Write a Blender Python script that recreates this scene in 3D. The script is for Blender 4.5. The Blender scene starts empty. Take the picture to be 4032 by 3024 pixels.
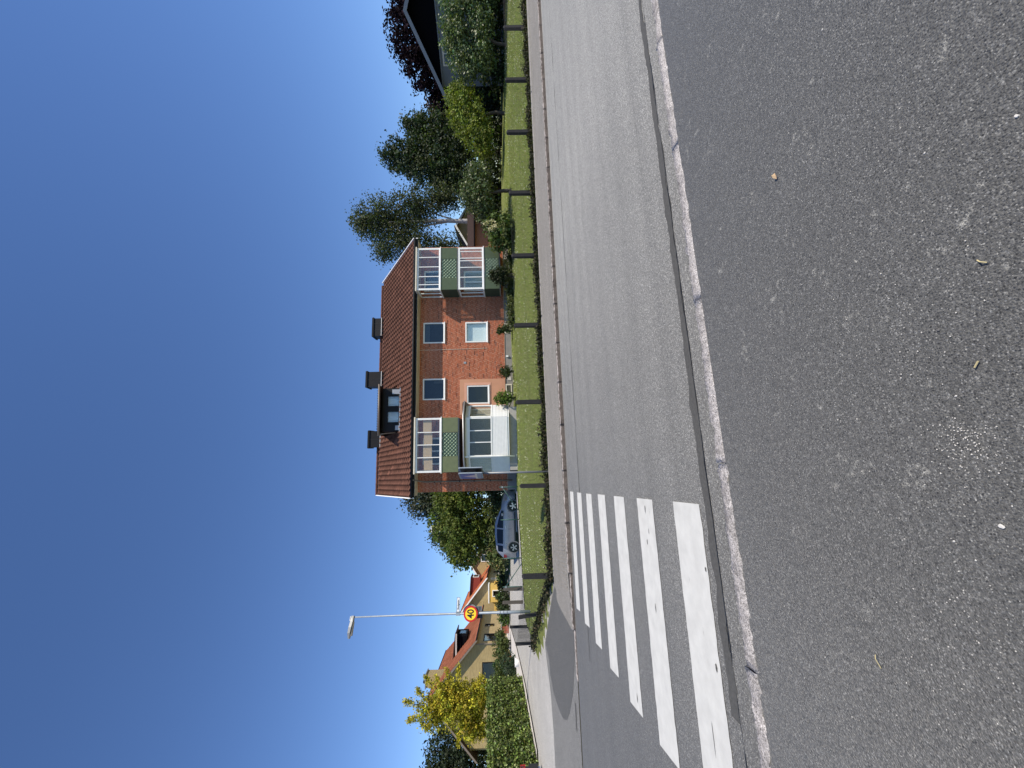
import bpy, math, random
import numpy as np
from mathutils import Vector, Matrix

# ------------------------------------------------------------------ camera, sky, sun, exposure
scene = bpy.context.scene
COL = scene.collection
R = math.radians

CAM_H, F_PX = 1.4465, 1514.0
YAW, PITCH, ROLL = R(13.165), R(0.672), R(1.296)      # the phone was held upright; the file is stored turned a quarter
fwd = Vector((math.sin(YAW)*math.cos(PITCH), math.cos(YAW)*math.cos(PITCH), -math.sin(PITCH)))
r0 = Vector((math.cos(YAW), -math.sin(YAW), 0)); u0 = r0.cross(fwd)
rgt = r0*math.cos(ROLL) - u0*math.sin(ROLL); upv = u0*math.cos(ROLL) + r0*math.sin(ROLL)
cam_d = bpy.data.cameras.new('camera'); cam = bpy.data.objects.new('camera', cam_d); COL.objects.link(cam)
cx_, cy_, cz_ = -upv, rgt, -fwd
cam.matrix_world = Matrix(((cx_.x, cy_.x, cz_.x, 0), (cx_.y, cy_.y, cz_.y, 0), (cx_.z, cy_.z, cz_.z, CAM_H), (0, 0, 0, 1)))
cam_d.sensor_fit = 'HORIZONTAL'; cam_d.sensor_width = 36; cam_d.lens = 36*F_PX/4032
cam_d.clip_start = 0.05; cam_d.clip_end = 3000
scene.camera = cam

SUN_AZ, SUN_EL = math.atan2(1.174, -1.088), R(50)
world = bpy.data.worlds.new('World'); scene.world = world; world.use_nodes = True
wn = world.node_tree; wn.nodes.clear()
sky = wn.nodes.new('ShaderNodeTexSky'); sky.sky_type = 'NISHITA'; sky.sun_disc = False
sky.sun_elevation = SUN_EL; sky.sun_rotation = SUN_AZ
sky.altitude = 0; sky.air_density = 0.8; sky.dust_density = 0.0; sky.ozone_density = 4.0
bg = wn.nodes.new('ShaderNodeBackground'); bg.inputs['Strength'].default_value = 0.15
wo = wn.nodes.new('ShaderNodeOutputWorld')
hs = wn.nodes.new('ShaderNodeHueSaturation'); hs.inputs['Saturation'].default_value = 1.1; hs.inputs['Hue'].default_value = .506
wn.links.new(sky.outputs[0], hs.inputs['Color']); wn.links.new(hs.outputs[0], bg.inputs[0]); wn.links.new(bg.outputs[0], wo.inputs[0])

to_sun = Vector((math.sin(SUN_AZ)*math.cos(SUN_EL), math.cos(SUN_AZ)*math.cos(SUN_EL), math.sin(SUN_EL)))
sun_d = bpy.data.lights.new('sun', 'SUN'); sun_d.energy = 5.0; sun_d.angle = R(0.53); sun_d.color = (1.0, 0.905, 0.76)
sun = bpy.data.objects.new('sun', sun_d); COL.objects.link(sun)
sun.rotation_euler = (-to_sun).to_track_quat('-Z', 'Y').to_euler(); sun.location = to_sun*60

scene.view_settings.view_transform = 'Standard'; scene.view_settings.look = 'None'
scene.view_settings.exposure = 0.18; scene.view_settings.gamma = 1.0; scene.view_settings.use_curve_mapping = False
scene.render.engine = 'CYCLES'
scene.render.resolution_x = 1024; scene.render.resolution_y = 768

# ------------------------------------------------------------------ helpers: nodes and materials
class NT:
    def __init__(s, name):
        s.m = bpy.data.materials.new(name); s.m.use_nodes = True; s.t = s.m.node_tree
        s.t.nodes.clear(); s.out = s.t.nodes.new('ShaderNodeOutputMaterial')
        s.b = s.t.nodes.new('ShaderNodeBsdfPrincipled'); s.link(s.b.outputs[0], s.out.inputs[0])
        g = s.t.nodes.new('ShaderNodeNewGeometry'); s.pos = g.outputs['Position']; s.geo = g
    def n(s, t): return s.t.nodes.new(t)
    def link(s, a, b): s.t.links.new(a, b)
    def coords(s, scale=(1, 1, 1), obj=False, loc=(0, 0, 0)):
        mp = s.n('ShaderNodeMapping'); mp.inputs['Scale'].default_value = scale; mp.inputs['Location'].default_value = loc
        if obj:
            tc = s.n('ShaderNodeTexCoord'); s.link(tc.outputs['Object'], mp.inputs[0])
        else: s.link(s.pos, mp.inputs[0])
        return mp.outputs[0]
    def noise(s, scale, detail=4, vec=None, rough=.55):
        n = s.n('ShaderNodeTexNoise'); n.inputs['Scale'].default_value = scale; n.inputs['Detail'].default_value = detail
        n.inputs['Roughness'].default_value = rough
        s.link(vec if vec is not None else s.pos, n.inputs['Vector']); return n.outputs['Fac']
    def voro(s, scale, vec=None, feat='F1', rand=1.0):
        n = s.n('ShaderNodeTexVoronoi'); n.feature = feat; n.inputs['Scale'].default_value = scale
        n.inputs['Randomness'].default_value = rand
        s.link(vec if vec is not None else s.pos, n.inputs['Vector']); return n
    def ramp(s, fac, stops):
        r = s.n('ShaderNodeValToRGB'); e = r.color_ramp.elements
        while len(e) < len(stops): e.new(0.5)
        for i, (p, c) in enumerate(stops):
            e[i].position = p; e[i].color = (*c, 1) if len(c) == 3 else c
        s.link(fac, r.inputs[0]); return r.outputs[0]
    def fr(s, fac, a, b, lo=0., hi=1.):
        m = s.n('ShaderNodeMapRange'); m.inputs[1].default_value = a; m.inputs[2].default_value = b
        m.inputs[3].default_value = lo; m.inputs[4].default_value = hi
        s.link(fac, m.inputs[0]); return m.outputs[0]
    def mix(s, fac, a, b, mode='MIX'):
        m = s.n('ShaderNodeMix'); m.data_type = 'RGBA'; m.blend_type = mode
        for sock, v in ((m.inputs[0], fac), (m.inputs[6], a), (m.inputs[7], b)):
            if isinstance(v, (int, float)): sock.default_value = v
            elif isinstance(v, tuple): sock.default_value = (*v, 1) if len(v) == 3 else v
            else: s.link(v, sock)
        return m.outputs[2]
    def math(s, op, a, b=0.):
        m = s.n('ShaderNodeMath'); m.operation = op
        for sock, v in ((m.inputs[0], a), (m.inputs[1], b)):
            if isinstance(v, (int, float)): sock.default_value = v
            else: s.link(v, sock)
        return m.outputs[0]
    def col(s, v):
        if isinstance(v, tuple): s.b.inputs['Base Color'].default_value = (*v, 1)
        else: s.link(v, s.b.inputs['Base Color'])
    def bump(s, h, dist=.01, strength=1.):
        b = s.n('ShaderNodeBump'); b.inputs['Distance'].default_value = dist; b.inputs['Strength'].default_value = strength
        s.link(h, b.inputs['Height']); s.link(b.outputs[0], s.b.inputs['Normal'])
    def set(s, rough=None, spec=None, metal=None):
        if rough is not None: s.b.inputs['Roughness'].default_value = rough
        if spec is not None: s.b.inputs['Specular IOR Level'].default_value = spec
        if metal is not None: s.b.inputs['Metallic'].default_value = metal

M = {}
def simple(name, c, rough=.6, var=.12, scale=6., metal=0., spec=.4, bump=0., bscale=60.):
    t = NT(name); n = t.noise(scale, 5)
    t.col(t.mix(n, tuple(x*(1-var*1.6) for x in c), tuple(min(1, x*(1+var*1.6)) for x in c)))
    t.set(rough, spec, metal)
    if bump: t.bump(t.noise(bscale, 4), .004, bump)
    M[name] = t.m; return t.m

def tinted(name, rough=.8, spec=.2, noise=.15, nscale=25., trans=0., gain=1.):
    """base colour from the mesh attribute 'tint' (every brick, tile or leaf its own tone)"""
    t = NT(name); a = t.n('ShaderNodeAttribute'); a.attribute_name = 'tint'
    n = t.noise(nscale, 4)
    c = t.mix(n, tuple([gain*(1-noise)]*3), tuple([gain*(1+noise)]*3))
    cc = t.mix(1.0, a.outputs['Color'], c, 'MULTIPLY'); t.col(cc); t.set(rough, spec)
    if trans:
        tr = t.n('ShaderNodeBsdfTranslucent'); t.link(t.mix(1.0, cc, (1.35, 1.5, .55), 'MULTIPLY'), tr.inputs[0])
        ms = t.n('ShaderNodeMixShader'); ms.inputs[0].default_value = trans
        t.link(t.b.outputs[0], ms.inputs[1]); t.link(tr.outputs[0], ms.inputs[2]); t.link(ms.outputs[0], t.out.inputs[0])
    M[name] = t.m; return t.m

# --- asphalt
def asphalt(name, base, grain, light_amt, patch_lo, patch_hi, bumpd, streak=False, rough=.78, spec=.4, painted_sheen=None, sheen=.05):
    t = NT(name)
    v = t.voro(grain); d = v.outputs['Distance']
    sep = t.n('ShaderNodeSeparateColor'); t.link(v.outputs['Color'], sep.inputs[0])
    stone = t.ramp(sep.outputs[0], [(0, tuple(x*.55 for x in base)), (.55, base), (.90, tuple(x*1.5 for x in base)), (1., tuple(min(.5, x*2.6) for x in base))])
    tone = t.fr(t.math('ADD', t.math('MULTIPLY', t.noise(.55, 5), .5), t.math('MULTIPLY', t.noise(2.6, 5), .5)), .3, .7, patch_lo, patch_hi)
    # a second, finer generation of chippings between the coarse ones
    v2 = t.voro(grain*2.1); sp2 = t.n('ShaderNodeSeparateColor'); t.link(v2.outputs['Color'], sp2.inputs[0])
    c = t.mix(t.fr(sp2.outputs[1], .45, .55, 0, .8), stone, t.ramp(sp2.outputs[0], [(0, tuple(x*.4 for x in base)), (.7, tuple(x*1.1 for x in base)), (.92, tuple(min(.5, x*2.) for x in base)), (1., tuple(min(.6, x*4.5) for x in base))]))
    # pale fines lying in the hollows, gathered here and there
    e = t.voro(grain, feat='DISTANCE_TO_EDGE').outputs['Distance']
    gap = t.fr(e, .03, .20, 1., 0.)
    pm = t.fr(t.math('ADD', t.math('MULTIPLY', t.noise(7.5, 4), .5), t.math('MULTIPLY', t.noise(34., 3), .5)), .60, .70)
    gapm = t.math('MULTIPLY', gap, t.math('MULTIPLY', t.math('ADD', pm, .05), light_amt))
    c = t.mix(gapm, c, (.40, .39, .345))
    # scattered pale chips and open pores
    v3 = t.voro(grain*.9, t.coords((1, 1, 1), loc=(3.3, 1.7, 0))); sp3 = t.n('ShaderNodeSeparateColor'); t.link(v3.outputs['Color'], sp3.inputs[0])
    chip = t.math('MULTIPLY', t.fr(t.math('ADD', sp3.outputs[0], t.math('MULTIPLY', t.fr(t.noise(2.8, 5), .42, .66), .11)), .935, .955), t.fr(v3.outputs['Distance'], .22, .36, 1., 0.))
    c = t.mix(t.math('MULTIPLY', chip, .9), c, tuple(min(.55, x*4.2) for x in base))
    pore = t.math('MULTIPLY', t.fr(sp3.outputs[1], .70, .74), t.fr(v3.outputs['Distance'], .25, .45, 1., 0.))
    c = t.mix(t.math('MULTIPLY', pore, .85), c, tuple(x*.10 for x in base))
    tn = t.n('ShaderNodeCombineXYZ')
    for i in range(3): t.link(tone, tn.inputs[i])
    c = t.mix(1.0, c, tn.outputs[0], 'MULTIPLY')
    if painted_sheen:      # grazing sheen put into the colour, brighter towards +x
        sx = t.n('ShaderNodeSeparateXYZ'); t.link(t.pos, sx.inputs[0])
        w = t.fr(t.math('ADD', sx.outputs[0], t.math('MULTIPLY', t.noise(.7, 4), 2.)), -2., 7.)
        c = t.mix(w, c, t.mix(1.0, c, painted_sheen, 'MULTIPLY'))
    if streak:
        s1 = t.noise(1., 4, t.coords((.035, 2.3, 1)))
        c = t.mix(t.fr(s1, .35, .65, .0, .22), c, tuple(x*.6 for x in base))
        s2 = t.noise(1., 2, t.coords((.02, 9., 1), loc=(3, 5, 0)))
        c = t.mix(t.fr(s2, .60, .75, 0, .22), c, tuple(x*.55 for x in base))
    t.col(c); t.set(rough, spec); t.b.inputs['Sheen Weight'].default_value = sheen; t.b.inputs['Sheen Roughness'].default_value = .4
    h = t.math('ADD', t.math('MULTIPLY', t.fr(d, 0, .75, 1, 0), t.fr(sep.outputs[1], 0, 1, .35, 1.)), t.math('MULTIPLY', t.noise(grain*1.6, 3), .9))
    t.bump(h, bumpd, 1.0)
    M[name] = t.m
asphalt('pavement_asphalt', (.078, .0774, .0725), 128, 1., .95, 1.06, .0050, rough=.62, spec=.5, sheen=.22)
asphalt('road_asphalt', (.114, .1128, .105), 110, .22, .95, 1.06, .0040, streak=True, rough=.72, spec=.45, painted_sheen=(2.6, 2.58, 2.53), sheen=.12)
asphalt('walk_asphalt', (.225, .209, .183), 80, .3, .85, 1.12, .003, streak=True)
asphalt('apron_asphalt', (.165, .162, .150), 90, .2, .9, 1.08, .003)
asphalt('patch_asphalt', (.088, .087, .081), 110, .1, .9, 1.08, .003)
asphalt('street_asphalt', (.43, .415, .38), 60, .2, .85, 1.12, .003, streak=True)

def m_seam():
    t = NT('tar'); n = t.noise(45, 4); t.col(t.mix(n, (.040, .0395, .037), (.115, .113, .105))); t.set(.75, .4); t.bump(t.noise(180, 3), .003, .8); M['tar'] = t.m
m_seam()
def m_granite(name, a, b, c, flank=1.):
    t = NT(name); v = t.voro(210); sp = t.n('ShaderNodeSeparateColor'); t.link(v.outputs['Color'], sp.inputs[0])
    g = t.ramp(sp.outputs[0], [(0, a), (.25, b), (.75, c), (1., tuple(min(.8, x*1.4) for x in c))])
    dirt = t.fr(t.math('ADD', t.math('MULTIPLY', t.noise(2.6, 6), .5), t.math('MULTIPLY', t.noise(24, 5), .5)), .46, .66, 0, .75)
    g = t.mix(dirt, g, tuple(x*.35 for x in b))
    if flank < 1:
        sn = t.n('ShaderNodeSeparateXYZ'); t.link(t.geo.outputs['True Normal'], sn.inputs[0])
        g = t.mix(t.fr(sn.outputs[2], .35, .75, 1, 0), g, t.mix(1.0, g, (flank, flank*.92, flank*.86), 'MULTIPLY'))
    t.col(g); t.set(.85, .25)
    t.bump(t.math('ADD', t.noise(60, 5), t.math('MULTIPLY', t.noise(9, 3), 1.5)), .010, 1.); M[name] = t.m
m_granite('granite', (.09, .085, .08), (.33, .31, .295), (.50, .47, .455))
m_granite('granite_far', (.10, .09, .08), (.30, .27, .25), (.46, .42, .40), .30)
m_granite('granite_post', (.12, .11, .10), (.26, .24, .22), (.36, .34, .31))
def m_paint():
    t = NT('road_paint'); n = t.noise(7, 6); f = t.noise(130, 3)
    c = t.mix(t.fr(n, .35, .75), (.60, .60, .565), (.50, .50, .47))
    s = t.noise(2.2, 5, t.coords((1.2, 9, 1)))
    c = t.mix(t.fr(s, .62, .80, 0, .5), c, (.50, .51, .48))
    sc = t.noise(3.1, 4, t.coords((1.6, 16, 1), loc=(7, 1, 0)))
    c = t.mix(t.fr(sc, .70, .74, 0, .8), c, (.22, .22, .21))
    t.col(t.mix(t.fr(f, .60, .72, 0, .35), c, (.45, .45, .43))); t.set(.6, .35); t.bump(f, .003, .8); M['road_paint'] = t.m
m_paint()
def m_grass(name, a, b, c, d):
    t = NT(name); n = t.noise(.9, 6); f = t.noise(16, 5, t.coords((1, 1, 3))); k = t.noise(70, 3)
    col = t.mix(t.fr(n, .3, .7), a, b); col = t.mix(t.fr(f, .42, .68), col, c)
    col = t.mix(t.fr(k, .55, .75, 0, .6), col, d)
    t.col(col); t.set(.9, .1); t.bump(t.math('ADD', f, k), .04, 1.); M[name] = t.m
m_grass('lawn_soil', (.145, .18, .048), (.18, .21, .064), (.225, .245, .088), (.33, .33, .17))
tinted('grass_blade', .75, .15, .2, 4., .35)
tinted('leaf', .62, .3, .18, 3., .28)
tinted('leaf_dull', .85, .06, .18, 3., .12)
tinted('leaf_gloss', .48, .42, .18, 3., .2)
tinted('petal', .7, .2, .1, 9., .2)
tinted('brick', .9, .15, .22, 30.)
tinted('roof_tile', .82, .2, .28, 9.)
simple('bark', (.075, .06, .048), .95, .35, 18, bump=1., bscale=30)
simple('bark_birch', (.42, .40, .38), .9, .5, 9, bump=.6, bscale=22)
simple('mortar', (.64, .42, .30), .95, .15, 12, bump=.5)
simple('mortar_yellow', (.40, .33, .21), .95, .15, 12)
simple('plinth_render', (.25, .235, .22), .92, .14, 3, bump=.4)
simple('pink_render', (.52, .265, .165), .92, .08, 2.5, bump=.3, bscale=150)
simple('pink_trim', (.62, .33, .23), .9, .06, 3)
simple('white_paint', (.78, .78, .76), .45, .06, 3, spec=.45)
simple('white_wood', (.82, .82, .81), .5, .07, 5)
simple('cream_paint', (.66, .61, .50), .6, .12, 6)
simple('green_olive', (.22, .245, .125), .6, .12, 5)
simple('green_panel', (.120, .160, .088), .6, .12, 5)
simple('green_dark', (.035, .062, .042), .55, .1, 5)
simple('green_pale', (.36, .46, .30), .6, .1, 5)
simple('black_metal', (.0075, .008, .010), .6, .25, 4, spec=.25)
simple('black_wood', (.003, .003, .005), .9, .2, 4, spec=.08)
simple('zinc', (.36, .36, .36), .45, .12, 4, metal=.6)
simple('galvanised', (.27, .31, .35), .55, .16, 6, metal=.3, spec=.5)
simple('gutter_brown', (.20, .165, .135), .5, .1, 4)
simple('tan_blind', (.62, .42, .26), .8, .15, 40)
simple('curtain', (.62, .62, .60), .85, .08, 12)
simple('curtain_white', (.82, .86, .86), .8, .04, 12)
simple('curtain_beige', (.42, .36, .27), .85, .18, 12)
simple('room_dark', (.045, .045, .05), .9, .2, 3)
simple('concrete', (.36, .34, .315), .92, .16, 9, bump=.4)
simple('concrete_pale', (.52, .49, .46), .92, .12, 6, bump=.4)
simple('fence_post_dark', (.021, .021, .023), .9, .35, 14, bump=.7, bscale=45)
simple('wire', (.055, .055, .055), .7, .2, 5, metal=.2)
simple('green_steel', (.028, .085, .075), .5, .12, 6, spec=.5)
simple('rubber', (.018, .018, .019), .85, .2, 20)
simple('plastic_dark', (.02, .021, .024), .55, .15, 9)
simple('sign_red', (.48, .012, .010), .4, .04, 3, spec=.5)
simple('sign_yellow', (.92, .60, .02), .4, .04, 3, spec=.5)
simple('sign_black', (.012, .012, .012), .5, .04, 3)
simple('sign_white', (.68, .71, .74), .45, .05, 3)
simple('sign_grey', (.23, .24, .25), .5, .1, 5, metal=.3)
simple('lamp_lens', (.30, .29, .26), .35, .15, 20)
simple('grey_render', (.17, .185, .195), .92, .1, 2.)
simple('yellow_render', (.62, .42, .115), .9, .08, 2.)
simple('red_wood', (.22, .035, .022), .7, .15, 7)
simple('brown_fascia', (.055, .028, .022), .6, .15, 5)
simple('dark_soil', (.03, .026, .02), .98, .3, 8)
simple('wood_grey', (.085, .075, .065), .9, .2, 14)
simple('picket_grey', (.42, .41, .38), .85, .14, 10)
simple('pebble_pale', (.55, .53, .49), .8, .15, 60)
simple('pebble_dark', (.13, .125, .12), .85, .2, 60)
simple('twig_straw', (.50, .42, .22), .8, .1, 30)
simple('dry_leaf', (.48, .34, .20), .75, .25, 60)
simple('tail_red', (.35, .012, .014), .25, .1, 20, spec=.6)
simple('chrome', (.55, .56, .58), .25, .05, 4, metal=1.)
simple('stucco_far', (.45, .33, .2), .9, .1, 3)
def m_car(name, c):
    t = NT(name); t.col(c); t.set(.38, .5, .30); t.b.inputs['Coat Weight'].default_value = .8; t.b.inputs['Coat Roughness'].default_value = .06; M[name] = t.m
m_car('silver_paint', (.30, .315, .345)); m_car('grey_paint', (.38, .41, .45))
def m_glass(name, tint, clear, rough=.03):
    t = NT(name); g = t.n('ShaderNodeBsdfGlossy'); g.inputs['Roughness'].default_value = rough; g.inputs[0].default_value = (.92, .92, .90, 1)
    tr = t.n('ShaderNodeBsdfTransparent'); tr.inputs[0].default_value = (*tint, 1)
    lw = t.n('ShaderNodeLayerWeight'); lw.inputs['Blend'].default_value = .5; f5 = t.math('ADD', t.math('MULTIPLY', t.math('POWER', lw.outputs['Facing'], 4.), .9), .045)
    w = t.noise(2.5, 2); b = t.n('ShaderNodeBump'); b.inputs['Distance'].default_value = .02; b.inputs['Strength'].default_value = .15
    t.link(w, b.inputs['Height']); t.link(b.outputs[0], g.inputs['Normal'])
    ms = t.n('ShaderNodeMixShader'); t.link(t.math('MINIMUM', t.math('ADD', f5, clear), 1.), ms.inputs[0])
    t.link(tr.outputs[0], ms.inputs[1]); t.link(g.outputs[0], ms.inputs[2]); t.link(ms.outputs[0], t.out.inputs[0]); M[name] = t.m
m_glass("glass", (.50, .53, .54), .0); m_glass('glass_dark', (.06, .07, .09), .02); m_glass('glass_dim', (.28, .31, .31), .0); m_glass('glass_clear', (.92, .95, .95), .0)
def m_poster():
    t = NT('poster'); tc = t.n('ShaderNodeTexCoord'); sx = t.n('ShaderNodeSeparateXYZ'); t.link(tc.outputs['Generated'], sx.inputs[0])
    x, z = sx.outputs['X'], sx.outputs['Z']
    dx = t.math('ABSOLUTE', t.math('SUBTRACT', x, .5))
    spike = t.math('SUBTRACT', t.math('MULTIPLY', t.math('SUBTRACT', .88, z), .55), dx)
    rib = t.noise(7, 3, t.coords((9, 9, 1.5), obj=True))
    c = t.mix(t.fr(t.math('ADD', spike, t.math('MULTIPLY', rib, .10)), .04, .10), (.055, .05, .22), (.55, .36, .34))
    c = t.mix(t.fr(z, .30, .28), c, (.62, .52, .40)); c = t.mix(t.fr(z, .20, .19), c, (.22, .22, .28))
    t.col(c); t.set(.4, .5); M['poster'] = t.m
m_poster()

# ------------------------------------------------------------------ helpers: meshes and things
def fastmesh(name, V, Fq, tint=None, smooth=False):
    """V (n,3), Fq list of (k,m) int arrays with equal m per array"""
    me = bpy.data.meshes.new(name); V = np.asarray(V, np.float32)
    me.vertices.add(len(V)); me.vertices.foreach_set('co', V.ravel())
    loops = np.concatenate([f.ravel() for f in Fq]).astype(np.int32)
    sizes = np.concatenate([np.full(len(f), f.shape[1]) for f in Fq]).astype(np.int32)
    starts = np.concatenate([[0], np.cumsum(sizes)[:-1]]).astype(np.int32)
    me.loops.add(len(loops)); me.loops.foreach_set('vertex_index', loops)
    me.polygons.add(len(sizes)); me.polygons.foreach_set('loop_start', starts); me.polygons.foreach_set('loop_total', sizes)
    if smooth: me.polygons.foreach_set('use_smooth', np.ones(len(sizes), bool))
    me.update(calc_edges=True)
    if tint is not None:
        a = me.attributes.new('tint', 'FLOAT_COLOR', 'POINT'); t = np.ones((len(V), 4), np.float32); t[:, :3] = tint
        a.data.foreach_set('color', t.ravel())
    return me

class MB:
    def __init__(s): s.v = []; s.f = []; s.t = []; s.cur = (1, 1, 1)
    def add(s, vs, fs):
        k = len(s.v); s.v += [tuple(p) for p in vs]; s.f += [tuple(i+k for i in f) for f in fs]; s.t += [s.cur]*len(vs); return s
    def box(s, x0, x1, y0, y1, z0, z1):
        return s.add([(x0, y0, z0), (x1, y0, z0), (x1, y1, z0), (x0, y1, z0), (x0, y0, z1), (x1, y0, z1), (x1, y1, z1), (x0, y1, z1)],
                     [(0, 3, 2, 1), (4, 5, 6, 7), (0, 1, 5, 4), (1, 2, 6, 5), (2, 3, 7, 6), (3, 0, 4, 7)])
    def hexa(s, p):     # 8 points: bottom 4 ccw, top 4 ccw
        return s.add(p, [(0, 3, 2, 1), (4, 5, 6, 7), (0, 1, 5, 4), (1, 2, 6, 5), (2, 3, 7, 6), (3, 0, 4, 7)])
    def prism(s, poly, z0, z1):  # polygon in xy ccw
        n = len(poly)
        return s.add([(x, y, z0) for x, y in poly]+[(x, y, z1) for x, y in poly],
                     [tuple(range(n-1, -1, -1)), tuple(range(n, 2*n))]+[(i, (i+1) % n, n+(i+1) % n, n+i) for i in range(n)])
    def extr(s, poly, axis, a, b):  # polygon in the two other axes, extruded along axis
        def P(p, q):
            return (q, p[0], p[1]) if axis == 'x' else (p[0], q, p[1])
        n = len(poly)
        return s.add([P(p, a) for p in poly]+[P(p, b) for p in poly],
                     [tuple(range(n-1, -1, -1)), tuple(range(n, 2*n))]+[(i, (i+1) % n, n+(i+1) % n, n+i) for i in range(n)])
    def tube(s, pts, rad, n=6, cap=True):
        pts = [Vector(p) for p in pts]; rad = rad if isinstance(rad, (list, tuple)) else [rad]*len(pts)
        rings = []
        for i, p in enumerate(pts):
            d = (pts[min(i+1, len(pts)-1)]-pts[max(i-1, 0)]).normalized()
            a = d.orthogonal().normalized() if i == 0 else (rings[-1][1]-d*rings[-1][1].dot(d)).normalized()
            b = d.cross(a); rings.append((p, a, b))
        vs = []
        for (p, a, b), r in zip(rings, rad):
            for k in range(n):
                th = 2*math.pi*k/n; vs.append(p+a*(r*math.cos(th))+b*(r*math.sin(th)))
        fs = [(i*n+k, i*n+(k+1) % n, (i+1)*n+(k+1) % n, (i+1)*n+k) for i in range(len(pts)-1) for k in range(n)]
        if cap: fs += [tuple(range(n-1, -1, -1)), tuple((len(pts)-1)*n+k for k in range(n))]
        return s.add(vs, fs)
    def lathe(s, prof, n=24, axis='y', c=(0, 0, 0)):   # prof: (radius, along)
        vs = []
        for r, h in prof:
            for k in range(n):
                th = 2*math.pi*k/n; x, y = r*math.cos(th), r*math.sin(th)
                vs.append((c[0]+x, c[1]+h, c[2]+y) if axis == 'y' else (c[0]+x, c[1]+y, c[2]+h))
        m = len(prof)
        fs = [(i*n+k, i*n+(k+1) % n, (i+1)*n+(k+1) % n, (i+1)*n+k) for i in range(m-1) for k in range(n)]
        fs += [tuple(range(n)), tuple((m-1)*n+k for k in range(n))]
        return s.add(vs, fs)
    def build(s, name, mat, parent=None, smooth=False, tint=False):
        me = bpy.data.meshes.new(name); me.from_pydata(s.v, [], s.f)
        import bmesh
        bm = bmesh.new(); bm.from_mesh(me); bmesh.ops.recalc_face_normals(bm, faces=bm.faces); bm.to_mesh(me); bm.free()
        if smooth: me.polygons.foreach_set('use_smooth', np.ones(len(me.polygons), bool))
        if tint:
            a = me.attributes.new('tint', 'FLOAT_COLOR', 'POINT'); t = np.ones((len(s.v), 4), np.float32); t[:, :3] = s.t
            a.data.foreach_set('color', t.ravel())
        return link(name, me, mat, parent)

def link(name, me, mat, parent=None):
    o = bpy.data.objects.new(name, me); COL.objects.link(o)
    if mat: me.materials.append(M[mat] if isinstance(mat, str) else mat)
    if parent: o.parent = parent
    return o
def tag(o, label, cat, group=None):
    o['label'] = label; o['category'] = cat
    if group: o['group'] = group
    return o
def thing(name, label, cat, loc=(0, 0, 0), rz=0., group=None):
    o = bpy.data.objects.new(name, None); COL.objects.link(o); o.location = loc; o.rotation_euler = (0, 0, rz); o.empty_display_size = .2
    return tag(o, label, cat, group)
def struct(o): o['kind'] = 'structure'; return o
def stuff(o): o['kind'] = 'stuff'; return o
def bx(name, mat, parent, *a):
    return MB().box(*a).build(name, mat, parent)
def text(name, body, size, mat, parent, loc, rot, ext=.002, align='CENTER', scale=(1, 1, 1)):
    cu = bpy.data.curves.new(name, 'FONT'); cu.body = body; cu.size = size; cu.extrude = ext; cu.offset = size*.022; cu.align_x = align; cu.align_y = 'CENTER'
    tmp = bpy.data.objects.new(name, cu); COL.objects.link(tmp); bpy.context.view_layer.update()
    me = bpy.data.meshes.new_from_object(tmp.evaluated_get(bpy.context.evaluated_depsgraph_get()))
    bpy.data.objects.remove(tmp); o = link(name, me, mat, parent); o.location = loc; o.rotation_euler = rot; o.scale = scale; return o

# ------------------------------------------------------------------ the lie of the land
GX = np.array([-200, -7.6, -6.95, -5., -1., 5., 12., 20., 30., 200.])
GY = np.array([9.9, 10.1, 13.0, 16., 20.5, 22., 25., 30., 45., 80., 400.])
GZ = np.array([
 [-.03, .10, .16, .33, .60, .69, .87, 1.17, 2.05, 2.6, 3.0],
 [-.03, .10, .16, .33, .60, .69, .87, 1.17, 2.05, 2.6, 3.0],
 [-.03, .10, .18, .48, .80, .86, .90, 1.13, 2.00, 2.6, 3.0],
 [-.03, .10, .18, .50, .88, .93, .93, 1.10, 1.95, 2.6, 3.0],
 [-.03, .10, .18, .55, 1.03, 1.08, .96, 1.20, 1.9, 2.6, 3.0],
 [-.03, .10, .18, .55, 1.05, 1.15, 1.2, 1.40, 1.9, 2.6, 3.0],
 [-.03, .10, .20, .60, 1.15, 1.30, 1.45, 1.60, 1.9, 2.6, 3.0],
 [-.03, .10, .23, .65, 1.20, 1.40, 1.62, 1.68, 1.9, 2.6, 3.0],
 [-.03, .10, .26, .65, 1.10, 1.17, 1.30, 1.50, 1.9, 2.6, 3.0],
 [-.03, .10, .26, .65, 1.10, 1.17, 1.30, 1.50, 1.9, 2.6, 3.0]])
def gz(x, y):
    x = np.clip(x, GX[0], GX[-1]); y = np.asarray(y, float)
    i = np.clip(np.searchsorted(GX, x)-1, 0, len(GX)-2); j = np.clip(np.searchsorted(GY, y)-1, 0, len(GY)-2)
    a = (x-GX[i])/(GX[i+1]-GX[i]); b = np.clip((y-GY[j])/(GY[j+1]-GY[j]), 0, 1)
    z = GZ[i, j]*(1-a)*(1-b)+GZ[i+1, j]*a*(1-b)+GZ[i, j+1]*(1-a)*b+GZ[i+1, j+1]*a*b
    return np.where(y < 9.9, -.06, z)

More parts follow.
